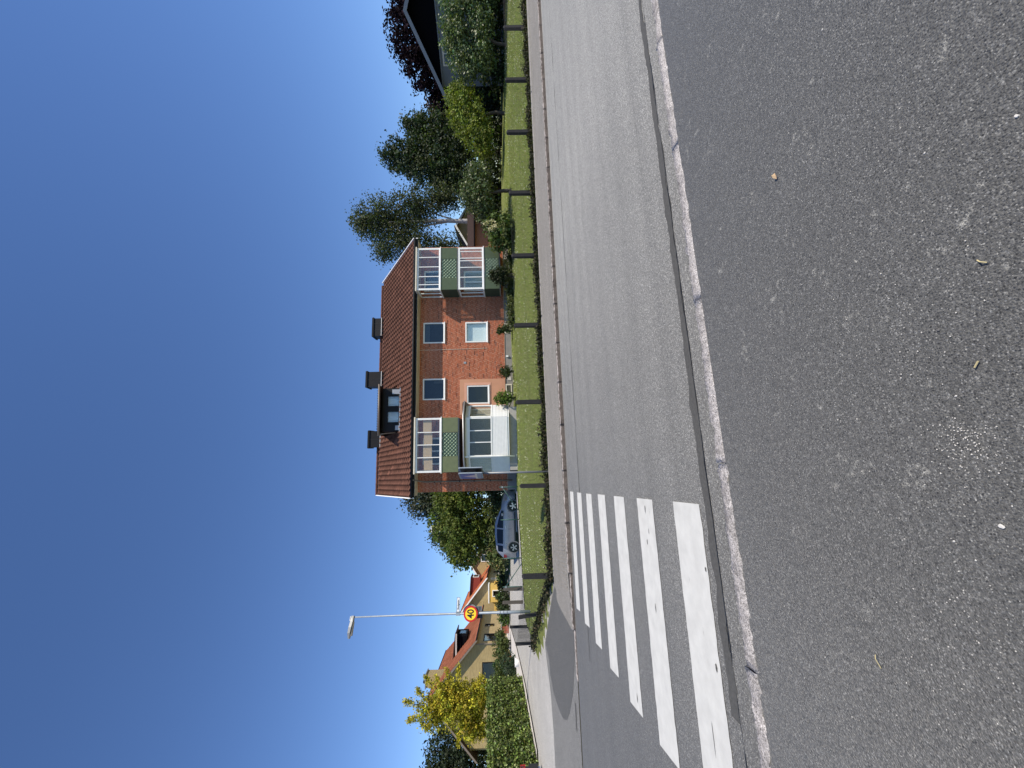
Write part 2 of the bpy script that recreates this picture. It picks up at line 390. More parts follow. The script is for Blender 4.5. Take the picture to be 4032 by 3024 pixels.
def sheet(name, xs, ys, mat, dz=0., f=gz, noise=0., smooth=True):
    X, Y = np.meshgrid(xs, ys); Z = f(X, Y)+dz
    if noise:
        rg = np.random.default_rng(5); Z = Z+rg.normal(0, noise, Z.shape)
    V = np.stack([X.ravel(), Y.ravel(), Z.ravel()], 1); nx = len(xs); ny = len(ys)
    k = (np.arange(ny-1)[:, None]*nx+np.arange(nx-1)[None]).ravel()
    return link(name, fastmesh(name, V, [np.stack([k, k+1, k+nx+1, k+nx], 1)], smooth=smooth), mat)
xs = np.unique(np.concatenate([np.linspace(-400, -40, 10), np.linspace(-40, 45, 171), np.linspace(45, 400, 10)]))
ys = np.unique(np.concatenate([[-200, -60, -10, 0, 5, 9.88, 9.9], np.linspace(10.1, 34, 96), np.linspace(34, 80, 24), [150, 400, 900]]))
STREET = [(-60, 9.96), (-3.60, 9.96), (-3.58, 10.06), (-3.30, 12.86), (-3.4, 12.95), (-5.2, 15.1), (-7.05, 17.5), (-7.3, 20), (-7.5, 24), (-8, 30), (-9.5, 45), (-12, 62), (-17.5, 62), (-15.3, 45), (-12.6, 30), (-11.9, 26), (-11.6, 20), (-12.2, 18.4), (-60, 18.4)]
def inside(px, py, poly):
    r = np.zeros(np.shape(px), bool); n = len(poly)
    for i in range(n):
        (xa, ya), (xb, yb) = poly[i], poly[(i+1) % n]
        c = ((ya > py) != (yb > py)); r ^= c & (px < (xb-xa)*(py-ya)/((yb-ya) if yb != ya else 1e-9)+xa)
    return r
def stz(x, y):
    y = np.asarray(y, float); return np.where(y < 13, .012+.155*np.clip(y-9.9, 0, 3.1)/3.1, gz(np.minimum(np.asarray(x, float), -7.6), y)+.007)
def ground_z(x, y): return np.where(np.asarray(y) < 12.93, -.09, np.where(inside(x, y, STREET), np.minimum(gz(x, y), stz(x, y)-.05), gz(x, y)))
struct(sheet('ground', xs, np.unique(np.concatenate([ys, [12.92, 12.94]])), 'lawn_soil', -.02, ground_z, noise=0.004))

Z0 = lambda x, y: np.zeros_like(np.asarray(x, float))
NK, FK = 2.58, 9.92      # near and far road edges (Y)
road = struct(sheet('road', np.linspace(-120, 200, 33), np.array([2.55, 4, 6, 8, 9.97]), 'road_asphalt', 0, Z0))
# tarred joint and repair strip along the near kerb
def ragged(name, x0, x1, ya, yb, z, mat, parent, seed, amp=.012, step=.12):
    rg = np.random.default_rng(seed); n = int((x1-x0)/step)+2; x = np.linspace(x0, x1, n)
    sm = lambda: np.convolve(rg.normal(0, amp, n+4), np.ones(5)/5, 'valid')
    lo, hi = ya+sm(), yb+sm()
    V = np.concatenate([np.stack([x, lo, np.full(n, z)], 1), np.stack([x, hi, np.full(n, z)], 1)])
    k = np.arange(n-1); return link(name, fastmesh(name, V, [np.stack([k, k+1, n+k+1, n+k], 1)]), mat, parent)
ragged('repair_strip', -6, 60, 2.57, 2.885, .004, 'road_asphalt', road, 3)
ragged('tar_joint', -1.6, 60, 2.885, 2.975, .006, 'tar', road, 4, .026, .05)
ragged('joint_crack', -1.9, 60, 2.872, 2.880, .0085, 'sign_black', road, 14, .006, .05)
ragged('tar_crack', -3.5, 40, 8.27, 8.30, .004, 'tar', road, 7, .03)
# zebra stripes: 0.5 m wide, 0.5 m apart
XR = [-.26, -.29, -.32, -.347, -.383, -.408, -.43]; XL = [-3.3, -2.63, -2.76, -2.82, -2.87, -2.90, -2.94]
for k in range(7):
    y0 = 3.06+k*1.003; rg = np.random.default_rng(20+k); n = 90
    xr, xl = XR[k]+.06*0, XL[k]
    x = np.linspace(0, 1, n); e = lambda: np.convolve(rg.normal(0, .0045, n+2), np.ones(3)/3, 'valid')
    lo = y0+e(); hi = y0+.49+e()
    xa = xl+(xr-xl)*x+(.05 if k else 0)*(1-x); xb = xl+(xr-xl)*x-.04*(1-x)-.012*x
    V = np.concatenate([np.stack([xa, lo, np.full(n, .005)], 1), np.stack([xb, hi, np.full(n, .005)], 1)]); i = np.arange(n-1)
    link('crossing_stripe', fastmesh('crossing_stripe', V, [np.stack([i, i+1, n+i+1, n+i], 1)]), 'road_paint', road)

for (x, y, l, w_) in ((-.404, 4.298, .05, .012), (-1.353, 4.272, .055, .010), (-.723, 3.084, .02, .012), (-1.381, 3.114, .03, .014), (-2.591, 5.226, .05, .012), (-.736, 4.328, .03, .010), (-.62, 4.25, .03, .006), (-1.9, 3.3, .12, .004)):
    rg = np.random.default_rng(int(abs(x)*1000)); a = np.linspace(0, 2*np.pi, 14, endpoint=False); rr = rg.uniform(.6, 1.15, 14)
    V = np.concatenate([[[x, y, .0075]], np.stack([x+np.cos(a)*l*rr, y+np.sin(a)*w_*rr, np.full(14, .0075)], 1)]); i = np.arange(14)
    link('worn_spot', fastmesh('worn_spot', V, [np.stack([np.zeros(14, int), 1+i, 1+(i+1) % 14], 1)]), 'tar', road)
# pavement the camera stands on
pav = struct(sheet('pavement', np.linspace(-60, 60, 61), np.array([-30, -10, -4, -2, -1, 0, 1, 2, 2.47]), 'pavement_asphalt', .08, Z0))
def stone_mesh(L, w, h, seed, drop=0.):
    rg = np.random.default_rng(seed); n = 26; m = 5
    x = np.linspace(0, L, n); prof = [(0, -h), (.0, -.012), (.012, 0.), (w*.5, .003), (w-.014, 0.), (w, -.016), (w, -h)]
    V = np.array([[xx, p[0], p[1]] for xx in x for p in prof]); m = len(prof)
    V[:, 1] += rg.normal(0, .0075, len(V)); V[:, 2] += rg.normal(0, .0045, len(V)); V[:m, 0] += .0; 
    k = (np.arange(n-1)[:, None]*m+np.arange(m-1)[None]).ravel()
    return fastmesh('kerb_stone', V, [np.stack([k, k+m, k+m+1, k+1], 1), np.array([list(range(m)), list(range((n-1)*m, n*m))])])
def kerb(name, y, w, z, joints, h, mat, seed, flip=False):
    o = bpy.data.objects.new(name, None); COL.objects.link(o); struct(o)
    ms = {}
    for i in range(len(joints)-1):
        L = joints[i+1]-joints[i]-.008; me = stone_mesh(L, w, h, seed+i)
        s = link('kerb_stone', me, mat, o); rg = random.Random(seed+i)
        s.location = (joints[i]+.006, y+rg.uniform(-.006, .006), z(joints[i]) if callable(z) else z+rg.uniform(-.004, .004)); s.rotation_euler = (0, 0, rg.uniform(-.004, .004))
    return o
kerb('near_kerb', 2.46, .118, .083, [-4.2, -3.2, -2.15, -1.13, .03, 1.17, 2.48, 3.55, 4.7, 5.8, 6.9, 8., 9.2, 10.3, 11.4, 12.6, 13.8, 15, 16.2], .12, 'granite', 11)
def fkz(x): return float(np.interp(x+.55, [-4.6, -1.9], [.006, .10]))
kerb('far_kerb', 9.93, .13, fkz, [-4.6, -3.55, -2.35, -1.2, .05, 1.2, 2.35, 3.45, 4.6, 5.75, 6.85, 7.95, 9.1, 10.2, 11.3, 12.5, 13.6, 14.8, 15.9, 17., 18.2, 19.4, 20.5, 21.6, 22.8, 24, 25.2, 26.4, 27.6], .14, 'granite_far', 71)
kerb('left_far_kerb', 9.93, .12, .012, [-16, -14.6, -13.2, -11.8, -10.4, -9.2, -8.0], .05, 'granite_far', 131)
# far footway, its ramp and the side street
def walkz(x, y):
    x, y = np.asarray(x, float), np.asarray(y, float); e = np.interp(x, [-4.6, -1.9, 30], [.006, .100, .100]); t = np.clip((y-10)/1.6, 0, 1)
    return e*(1-t)+.112*t+.013*(y-10)
walk = struct(sheet('far_footway', np.unique(np.concatenate([[-3.62, -3.3], np.linspace(-3, 40, 44)])), np.linspace(10.05, 12.86, 7), 'walk_asphalt', .004, walkz))
o = MB()
for k in range(15):
    x = -2.85+k*.095; q = [(x, 10.3), (x+.05, 10.3), (x-.2, 11.9), (x-.25, 11.9)]
    o.hexa([(a, b, float(walkz(a, b))-.01) for a, b in q]+[(a, b, float(walkz(a, b))+.014) for a, b in q])
stuff(o.build('tactile_ribs', 'walk_asphalt', walk))
def stz(x, y):
    y = np.asarray(y, float); return np.where(y < 13, .012+.155*np.clip(y-9.9, 0, 3.1)/3.1, gz(np.minimum(np.asarray(x, float), -7.6), y)+.007)
def polysheet(name, poly, mat, f, dz, step=.5, parent=None):
    import bmesh
    from mathutils import geometry
    P = [Vector((x, y)) for x, y in poly]
    x0, x1 = min(p.x for p in P), max(p.x for p in P); y0, y1 = min(p.y for p in P), max(p.y for p in P)
    me = bpy.data.meshes.new(name); bm = bmesh.new(); bm.faces.new([bm.verts.new((p.x, p.y, 0)) for p in P])
    for ax, a, b in ((0, x0, x1), (1, y0, y1)):
        v = a+step
        while v < b:
            co = (v, 0, 0) if ax == 0 else (0, v, 0); no = (1, 0, 0) if ax == 0 else (0, 1, 0)
            bmesh.ops.bisect_plane(bm, geom=bm.verts[:]+bm.edges[:]+bm.faces[:], plane_co=co, plane_no=no); v += step
    for v in bm.verts: v.co.z = float(f(v.co.x, v.co.y))+dz
    bmesh.ops.recalc_face_normals(bm, faces=bm.faces)
    if sum(f_.normal.z for f_ in bm.faces) < 0: bmesh.ops.reverse_faces(bm, faces=bm.faces)
    bm.to_mesh(me); bm.free(); return link(name, me, mat, parent)
street = struct(polysheet('side_street', STREET, 'street_asphalt', lambda x, y: stz(x, y), .0, 1.0))
def pz(x, y): return stz(x, y)
polysheet('junction_apron', [(-60, 9.975), (-3.62, 9.975), (-3.60, 10.06), (-3.33, 12.84), (-3.9, 13.5), (-5.99, 15.6), (-6.57, 15.02), (-7.13, 14.49), (-7.93, 14.28), (-8.84, 14.22), (-60, 14.0)], 'apron_asphalt', pz, .004, .5, street)
polysheet('asphalt_patch', [(-3.66, 10.02), (-3.60, 10.4), (-3.36, 12.7), (-3.95, 13.45), (-5.85, 15.35), (-6.09, 14.6), (-6.45, 14.44), (-6.66, 13.9), (-6.68, 13.44), (-6.62, 12.7), (-6.48, 12.15), (-6.2, 11.6), (-5.79, 11.15), (-5.09, 10.56), (-4.28, 10.17)], 'patch_asphalt', pz, .009, .5, street)
ragged('dark_sliver', -5.75, -5.2, 10.30, 10.42, .045, 'tar', street, 31, .02, .03)  # thin dark sliver just beyond the road edge
wl = struct(polysheet('left_footway', [(-11.6, 19), (-11.2, 19), (-11.1, 24), (-11.7, 30), (-13.8, 42), (-15.2, 52), (-17.5, 52), (-16.2, 42), (-13.4, 30), (-12.1, 24), (-12.0, 19)], 'concrete_pale', lambda x, y: stz(x, y), .06, 1.5))
drive = struct(polysheet('driveway', [(-7.55, 21.15), (-.9, 20.9), (-.9, 36), (-8.4, 36)], 'street_asphalt', gz, .022, .5))
# thin edging slab between footway and fence
eg = bpy.data.objects.new('lawn_edging', None); COL.objects.link(eg); struct(eg)
for i in range(24):
    x = -3.1+i*1.35; MB().box(x, x+1.33, 12.86, 12.95, .06, .165+.004*max(0, x)/2).build('edging_slab', 'concrete', eg)

# ------------------------------------------------------------------ the red-brick house
HA = R(-4.15); H0 = Vector((5.107, 21.811, 0))
house = thing('brick_house', 'two-storey red brick house with tiled roof, glazed balconies and three black chimneys', 'house', H0, HA)
S0, S1, DEP, ZB, ZE = -6.0, 8.62, 9.2, 1.58, 6.70        # facade ends, depth, brick foot, eave
WIN = {'UL': (-.84, .41, 5.09, 6.36), 'UR': (2.53, 3.80, 5.11, 6.37), 'LR': (2.54, 3.79, 2.57, 3.88), 'LL': (-1.12, -.04, 2.53, 3.81)}
BAYDOOR = (-4.0, -2.3, 1.8, 3.7)
def cut_wall(mb, x0, x1, z0, z1, holes, y0, y1):
    xc = sorted({x0, x1, *[h[0] for h in holes], *[h[1] for h in holes]}); zc = sorted({z0, z1, *[h[2] for h in holes], *[h[3] for h in holes]})
    for a, b in zip(xc, xc[1:]):
        for c, d in zip(zc, zc[1:]):
            if any(h[0]-1e-6 <= a and b <= h[1]+1e-6 and h[2]-1e-6 <= c and d <= h[3]+1e-6 for h in holes): continue
            mb.box(a, b, y0, y1, c, d)
w = MB(); cut_wall(w, S0, S1, ZB-.02, ZE+.1, list(WIN.values())+[BAYDOOR], .0, .28)
w.box(S0, S0+.28, .28, DEP, ZB-.02, ZE+.1); w.box(S1-.28, S1, .28, DEP, ZB-.02, ZE+.1); w.box(S0+.28, S1-.28, DEP-.28, DEP, ZB-.02, ZE+.1)
wall = w.build('wall', 'mortar', house)
# gable triangles
for s in (S0+.01, S1-.26):
    MB().add([(s, .02, ZE+.1), (s, DEP-.02, ZE+.1), (s, DEP/2, 10.0), (s+.25, .02, ZE+.1), (s+.25, DEP-.02, ZE+.1), (s+.25, DEP/2, 10.0)], [(0, 1, 2), (5, 4, 3), (0, 3, 4, 1), (1, 4, 5, 2), (2, 5, 3, 0)]).build('gable_wall', 'mortar', house)
bx('plinth', 'plinth_render', house, S0+.03, S1-.03, .03, DEP-.03, .2, ZB-.02)
# bricks, one by one, proud of the mortar
PL = (-1.75, .33, ZB, 4.21)     # rendered panel round the lower left window
def bricks(mb, s0, s1, z0, z1, holes, y, rng, base, yellow=False, L=.25, H=.060, J=.0155, depth=.0045, axis='x', xo=0.):
    r = 0; z = z0+.006
    while z+H < z1:
        off = [0, .132, .066, .198][r % 4]+rng.uniform(-.006, .006); s = s0-off
        while s < s1:
            l = L if rng.random() > .16 else .119
            segs = [(max(s, s0+.004), min(s+l, s1-.004))]
            for h in holes:
                if h[2] < z+H*.5 < h[3]:
                    ns = []
                    for a, b in segs:
                        if b <= h[0] or a >= h[1]: ns.append((a, b))
                        else: ns += [(a, min(b, h[0])), (max(a, h[1]), b)]
                    segs = ns
            k = rng.gauss(1, .13); d = rng.random(); c = tuple(x*k for x in base)
            if d > .95: c = (c[0]*.5, c[1]*.5, c[2]*.6)
            elif d < .10: c = (c[0]*1.12, c[1]*1.2, c[2]*1.2)
            for a, b in segs:
                if b-a < .012: continue
                mb.cur = c; p = depth+rng.uniform(-.0015, .0025)
                mb.add([(a, y, z), (b, y, z), (b, y-p, z), (a, y-p, z), (a, y, z+H), (b, y, z+H), (b, y-p, z+H), (a, y-p, z+H)], [(0, 1, 2, 3), (4, 7, 6, 5), (3, 2, 6, 7), (0, 3, 7, 4), (2, 1, 5, 6)])
            s += l+J
        z += H+J; r += 1
rb = random.Random(4); b = MB()
holes = [tuple(h) for h in WIN.values()]+[BAYDOOR, PL]
bricks(b, S0, S1, ZB, ZE-.08, holes, 0., rb, (.345, .095, .043))
stuff(b.build('bricks', 'brick', wall, tint=True))
# rendered panel
w = MB(); cut_wall(w, *PL, [WIN['LL']], -.02, -.001); w.build('render_panel', 'pink_render', wall)
tr = MB(); a = WIN['LL']; cut_wall(tr, a[0]-.16, a[1]+.16, a[2]-.12, a[3]+.14, [a], -.035, -.0195); tr.build('render_trim', 'pink_trim', wall)

def window(parent, s0, s1, z0, z1, y=.0, fw=.075, mull=(), fmat='white_paint', glass='glass', curtain=None, sill=True, name='window', deep=.09):
    """frame set in the opening, its pane, sill and what hangs behind it"""
    f = MB(); yo, yi = y-.02, y+deep
    f.box(s0, s1, yo, yi, z0, z0+fw); f.box(s0, s1, yo, yi, z1-fw, z1); f.box(s0, s0+fw, yo, yi, z0+fw, z1-fw); f.box(s1-fw, s1, yo, yi, z0+fw, z1-fw)
    for m in mull: f.box(m-.03, m+.03, yo, yi, z0+fw, z1-fw)
    fr = f.build(name, fmat, parent)
    ed = [s0+fw]+[v for m in mull for v in (m-.03, m+.03)]+[s1-fw]
    for i in range(0, len(ed), 2): bx('pane', glass, fr, ed[i], ed[i+1], y+.03, y+.036, z0+fw, z1-fw)
    if sill: bx('sill', 'white_paint', fr, s0-.03, s1+.03, y-.075, y-.021, z0-.03, z0+.012)
    if curtain:
        kind, c0, c1, cz0, cz1, cm = curtain
        n = 26; V = MB(); vs = []; yy = y+.16
        for i in range(n):
            t = c0+(c1-c0)*i/(n-1); dy = .03*math.sin(i*1.9)*(kind == 'fold')
            vs += [(t, yy+dy, cz0), (t, yy+dy, cz1)]
        V.add(vs, [(2*i, 2*i+2, 2*i+3, 2*i+1) for i in range(n-1)]); V.build('curtain', cm, fr)
    return fr
for k_, v_ in WIN.items(): bx('dark_backing', 'room_dark', wall, v_[0]-.3, v_[1]+.3, .95, 1.0, v_[2]-.3, v_[3]+.3)  # dark sheets added behind the windows so the rooms look unlit
window(house, *WIN['UL'], curtain=('flat', .15, .36, 5.12, 5.75, 'curtain_beige'))
window(house, *WIN['UR'], curtain=('flat', 2.58, 3.75, 6.02, 6.32, 'curtain'), sill=True)
window(house, *WIN['LR'], curtain=('flat', 2.62, 3.72, 2.62, 3.80, 'curtain_white'), glass='glass_clear')
window(house, *WIN['LL'], glass='glass_dim', curtain=('fold', -1.08, -.80, 2.56, 3.2, 'curtain'))
# things on the wall
bx('vent_grille', 'zinc', house, 1.26, 1.38, -.03, -.013, 3.84, 3.98)
bx('wall_box', 'white_paint', house, 1.60, 1.70, -.06, .03, 1.36, 1.50)
bx('cellar_grille', 'concrete_pale', house, .22, .42, .0, .03, 1.22, 1.44)
for s in (-.62, 3.05):
    f = MB(); cut_wall(f, s, s+.62, 1.2, 1.56, [(s+.07, s+.55, 1.25, 1.5)], -.005, .03); f = f.build('cellar_window', 'cream_paint', house); bx('pane', 'glass_dark', f, s+.07, s+.55, .018, .029, 1.25, 1.5)
MB().tube([(2.12, -.022, 6.6), (2.14, -.022, 4.4), (2.17, -.022, 2.6)], .011, 5).build('wall_cable', 'cream_paint', house)
# roof
EO, RO, ZEV, ZRG = .66, DEP/2, 6.81, 10.36       # eave overhang, ridge line, heights at tile plane
RS0, RS1, SKW = -6.18, 8.82, -.42
sl = math.atan2(ZRG-ZEV, RO+EO); SL = math.hypot(ZRG-ZEV, RO+EO)
deck = MB()
for sg in (0, 1):
    y_e = -EO if sg == 0 else DEP+EO
    deck.hexa([(RS0, y_e, ZEV-.12), (RS1, y_e, ZEV-.12), (RS1+SKW, RO, ZRG-.12), (RS0+SKW, RO, ZRG-.12), (RS0, y_e, ZEV-.01), (RS1, y_e, ZEV-.01), (RS1+SKW, RO, ZRG-.01), (RS0+SKW, RO, ZRG-.01)])
roof = deck.build('roof', 'brown_fascia', house)
TW, TC = .300, .335     # tile width and course
def tile_mesh():
    V = []; n = 9
    for row, (t, lift) in enumerate(((-.02, .052), (TC+.04, .010))):
        for i in range(n):
            u = i/(n-1); x = u*(TW+.02)
            h = .062*math.exp(-((u-.22)/.16)**2)-.022*math.sin(math.pi*max(0, (u-.38)/.62))
            V.append((x, t, lift+h))
    for i in range(n): V.append((V[i][0], V[i][1], V[i][2]-.03))
    F = [(i, i+1, n+i+1, n+i) for i in range(n-1)]+[(2*n+i, 2*n+i+1, i+1, i) for i in range(n-1)]
    return np.array(V), np.array(F)
TV, TF = tile_mesh(); rt = np.random.default_rng(8)
NX, NYT = int((RS1-RS0)/TW), int(SL/TC)
DORM = (-2.58, .10)
def roofpt(u, t, h):   # along ridge, up slope, out of slope
    return (RS0+.02+u+SKW*t/SL, -EO+t*math.cos(sl)-h*math.sin(sl), ZEV+t*math.sin(sl)+h*math.cos(sl))
tiles_me = [fastmesh('roof_tile', TV, [TF], tint=np.array((.122, .055, .038))*k, smooth=True) for k in (.8, .92, 1., 1.08, 1.2)]
for me in tiles_me: me.materials.append(M['roof_tile'])
restV, restF, restT = [], [], []; cnt = 0
for r_ in range(NYT):
    for c_ in range(NX):
        u, t = c_*TW, r_*TC
        p = roofpt(u, t, 0)
        if DORM[0] < p[0]+.1 < DORM[1]-.02 and r_ >= 6: continue
        if cnt < 300:
            o = bpy.data.objects.new('roof_tile', tiles_me[int(rt.integers(5))]); COL.objects.link(o); o.parent = roof
            o.location = roofpt(u, t, .004+rt.uniform(-.003, .003)); o.rotation_euler = (sl, 0, rt.uniform(-.012, .012)); cnt += 1
        else:
            q = TV.copy(); q[:, 2] += .004+rt.uniform(-.003, .003); cs, sn = math.cos(sl), math.sin(sl)
            y = q[:, 1]*cs-q[:, 2]*sn; z = q[:, 1]*sn+q[:, 2]*cs
            W = np.stack([q[:, 0]+p[0], y+p[1], z+p[2]], 1); restF.append(TF+len(restV)*len(TV)); restV.append(W)
            restT.append(np.tile(np.array((.122, .055, .038))*rt.normal(1, .13)*(1.0 if rt.random() > .06 else 1.5), (len(TV), 1)))
stuff(link('roof_tiles', fastmesh('roof_tiles', np.concatenate(restV), [np.concatenate(restF)], np.concatenate(restT), True), 'roof_tile', roof))
rd = MB()
for i in range(int((RS1-RS0)/.36)):
    x = RS0+SKW+i*.36; rd.cur = tuple(v*random.Random(i).uniform(.75, 1.1) for v in (.13, .055, .038)); rd.tube([(x, RO, ZRG+.02), (x+.39, RO, ZRG+.035)], .10, 8)
rd.build('ridge_tiles', 'roof_tile', roof, tint=True)
for x in (RS0-.05, RS1):
    MB().hexa([(x, -EO-.06, ZEV-.20), (x+.05, -EO-.06, ZEV-.20), (x+.05+SKW, RO, ZRG-.17), (x+SKW, RO, ZRG-.17), (x, -EO-.06, ZEV+.07), (x+.05, -EO-.06, ZEV+.07), (x+.05+SKW, RO, ZRG+.10), (x+SKW, RO, ZRG+.10)]).build('verge_board', 'white_wood', roof)
bx('soffit', 'cream_paint', roof, RS0+.06, RS1-.06, -EO+.04, .02, ZEV-.22, ZEV-.16)
bx('frieze_board', 'white_wood', roof, S0, S1, -.035, -.013, ZE-.05, ZE+.02)
bx('fascia', 'black_metal', roof, RS0, RS1, -EO-.02, -EO+.035, ZEV-.20, ZEV-.005)
MB().tube([(RS0-.02, -EO-.085, ZEV-.06), (RS1+.02, -EO-.085, ZEV-.03)], .065, 8).build('gutter', 'black_metal', roof, True)
dp = MB().tube([(-5.25, -EO-.06, ZEV-.1), (-5.30, -EO+.1, ZEV-.25), (-5.42, -.12, 6.2), (-5.43, -.10, 3.4), (-5.45, -.10, 1.3)], .042, 8).build('downpipe', 'gutter_brown', house, True)
for z in (5.6, 4.2, 3.4, 2.5): MB().tube([(-5.44, -.10, z), (-5.44, -.10, z+.05)], .055, 8).build('pipe_clip', 'black_metal', dp)
# chimneys clad in black sheet
for s0, s1, zb, zt, yf in ((.60, 1.72, 9.7, 11.15, 3.9), (-3.50, -2.32, 9.9, 10.98, 4.2), (4.27, 5.64, 9.9, 10.94, 4.2)):
    c = MB(); c.box(s0+.04, s1-.04, yf, yf+.85, zb, zt-.12); ch = c.build('chimney', 'black_metal', roof)
    k = MB(); k.box(s0-.02, s1+.02, yf-.05, yf+.90, zt-.13, zt-.05); k.box(s0, s1, yf-.03, yf+.88, zt-.05, zt); k.build('chimney_cap', 'black_metal', ch)
    n = 3 if s1-s0 > 1.3 else 2
    for i in range(1, n): bx('seam', 'plastic_dark', ch, s0+(s1-s0)*i/n-.012, s0+(s1-s0)*i/n+.012, yf-.012, yf-.001, zb, zt-.13)
    bx('flashing', 'white_paint', ch, s0+.03, s1-.03, yf-.09, yf-.001, zb+.34 if s0 > 0 else zb+.2, zb+.37 if s0 > 0 else zb+.23)
# dormer
dy = .98; zb = ZEV+(EO+dy)*math.tan(sl)
d = MB(); cut_wall(d, -2.52, .05, zb-.1, 9.02, [(-2.05, -1.33, 7.96, 8.72), (-1.08, -.40, 7.98, 8.73)], dy, dy+.1)
d.box(-2.52, -2.42, dy+.1, 4.2, zb-.1, 9.02); d.box(-.05, .05, dy+.1, 4.2, zb-.1, 9.02)
dorm = d.build('dormer', 'black_metal', house)
for s0, s1 in ((-2.05, -1.33), (-1.08, -.40)): window(dorm, s0, s1, 7.96, 8.73, dy, .05, (), 'black_metal', 'glass_clear', ('fold', s0+.04, s1-.04, 8.0, 8.7, 'curtain_white'), False)
dr = MB(); dr.hexa([(-2.75, dy-.42, 9.03), (.20, dy-.42, 9.03), (.20, 4.2, 9.62), (-2.75, 4.2, 9.62), (-2.75, dy-.42, 9.10), (.20, dy-.42, 9.10), (.20, 4.2, 9.72), (-2.75, 4.2, 9.72)])
dr.build('dormer_roof', 'black_metal', dorm)
cr = MB()
for i in range(20):
    x = -2.70+i*.15; cr.tube([(x, dy-.43, 9.13), (x, 4.1, 9.74)], .045, 6)
cr.build('corrugation', 'black_metal', dorm)
MB().tube([(-2.80, dy-.48, 9.02), (.24, dy-.48, 9.06)], .06, 8).build('dormer_gutter', 'gutter_brown', dorm, True)
MB().tube([(-2.72, dy-.46, 9.0), (-2.66, dy-.1, 8.75), (-2.62, dy+.1, 8.2)], .035, 8).build('dormer_pipe', 'gutter_brown', dorm, True)
bx('dormer_flashing', 'zinc', dorm, -2.60, .14, dy-.10, dy-.002, zb-.02, zb+.03)
bx('worn_panel', 'zinc', dorm, -2.46, -2.2, dy-.012, dy-.002, 7.9, 8.2); bx('worn_panel', 'zinc', dorm, -.30, -.02, dy-.012, dy-.002, 7.88, 8.42)

# balconies: glazed upper band, ribbed green parapets with a trellis in the middle
def ribbed(name, mat, parent, s0, s1, y, z0, z1, pitch=.05):
    m = MB(); m.box(s0, s1, y, y+.03, z0, z1); x = s0+pitch/2; z = z0+pitch/2
    while z < z1-.01: m.box(s0+.004, s1-.004, y-.012, y-.0005, z-.012, z+.012); z += pitch
    return m.build(name, mat, parent)
def trellis(parent, s0, s1, y, z0, z1):
    p = bx('trellis_panel', 'green_pale', parent, s0, s1, y, y+.03, z0, z1)
    m = MB(); st = .19; W_, H_ = s1-s0, z1-z0
    for sg in (1, -1):
        k = -H_
        while k < W_:
            a0, a1 = max(0, k), min(W_, k+H_)
            if a1-a0 > .04:
                zA, zB = a0-k, a1-k
                if sg < 0: zA, zB = H_-zA, H_-zB
                yy = y-.018 if sg > 0 else y-.009
                m.tube([(s0+a0, yy, z0+zA), (s0+a1, yy, z0+zB)], .021, 4)
            k += st
    m.box(s0, s1, y-.02, y-.0005, z0, z0+.03); m.box(s0, s1, y-.02, y-.0005, z1-.03, z1); m.build('trellis', 'green_dark', p)
def balcony(parent, s0, s1, zf, zr, zt, mulls, off, tr, side=True, closed=False, pm='green_panel'):
    y = -off
    sl_ = bx('balcony', 'concrete', parent, s0+.02, s1-.02, y+.04, -.001, zf-.06, zf+.06)
    ribbed('parapet', pm, sl_, s0, tr[0], y, zf, zr-.07); ribbed('parapet', pm, sl_, tr[1], s1, y, zf, zr-.07); trellis(sl_, tr[0]+.006, tr[1]-.006, y+.012, zf+.02, zr-.09)
    for x in (s0, s1-.03): bx('side_parapet', 'green_dark', sl_, x, x+.03, y+.031, -.014, zf, zr-.07)
    bx('rail', 'white_paint', sl_, s0-.05, s1+.05, y-.05, y+.05, zr-.069, zr-.02)
    for x in (s0-.05, s1-.01): bx('side_rail', 'white_paint', sl_, x, x+.06, y+.051, -.014, zr-.069, zr-.02)
    f = MB(); fw = .07
    f.box(s0, s1, y, y+.06, zr-.018, zr+.05); f.box(s0, s1, y, y+.06, zt-.10, zt); f.box(s0, s0+.10, y, y+.06, zr+.05, zt-.10); f.box(s1-.10, s1, y, y+.06, zr+.05, zt-.10)
    for m in mulls: f.box(m-.022, m+.022, y+.005, y+.055, zr+.05, zt-.10)
    f.box(s0, s0+.05, y+.061, -.014, zr-.018, zr+.03); f.box(s0, s0+.05, y+.061, -.014, zt-.08, zt); f.box(s0, s0+.05, -.09, -.014, zr+.03, zt-.08); f.box(s0, s0+.05, y*.5-.02, y*.5+.02, zr+.03, zt-.08)
    f.box(s1-.05, s1, y+.061, -.014, zr-.018, zr+.03); f.box(s1-.05, s1, y+.061, -.014, zt-.08, zt)
    gl = f.build('glazing_frame', 'white_paint', sl_)
    ed = [s0+.10]+[v for m in sorted(mulls) for v in (m-.022, m+.022)]+[s1-.10]
    for i in range(0, len(ed), 2): bx('pane', 'glass_clear', gl, ed[i], ed[i+1], y+.028, y+.033, zr+.05, zt-.10)
    bx('side_pane', 'glass_clear', gl, s0+.02, s0+.025, y+.061, -.09, zr+.03, zt-.08)
    return sl_
b1 = balcony(house, 5.36, 7.93, 4.22, 5.21, 6.52, (5.69, 6.18, 6.77, 7.36), 1.2, (6.08, 7.23))
b2 = balcony(house, 5.36, 7.93, 1.78, 2.72, 4.14, (6.10, 6.70, 7.11, 7.27, 7.68), 1.2, (6.08, 7.23))
b3 = balcony(house, -4.86, -1.96, 4.18, 5.12, 6.46, (-2.73, -3.40, -4.07), 1.2, (-4.03, -2.75), pm='green_olive')
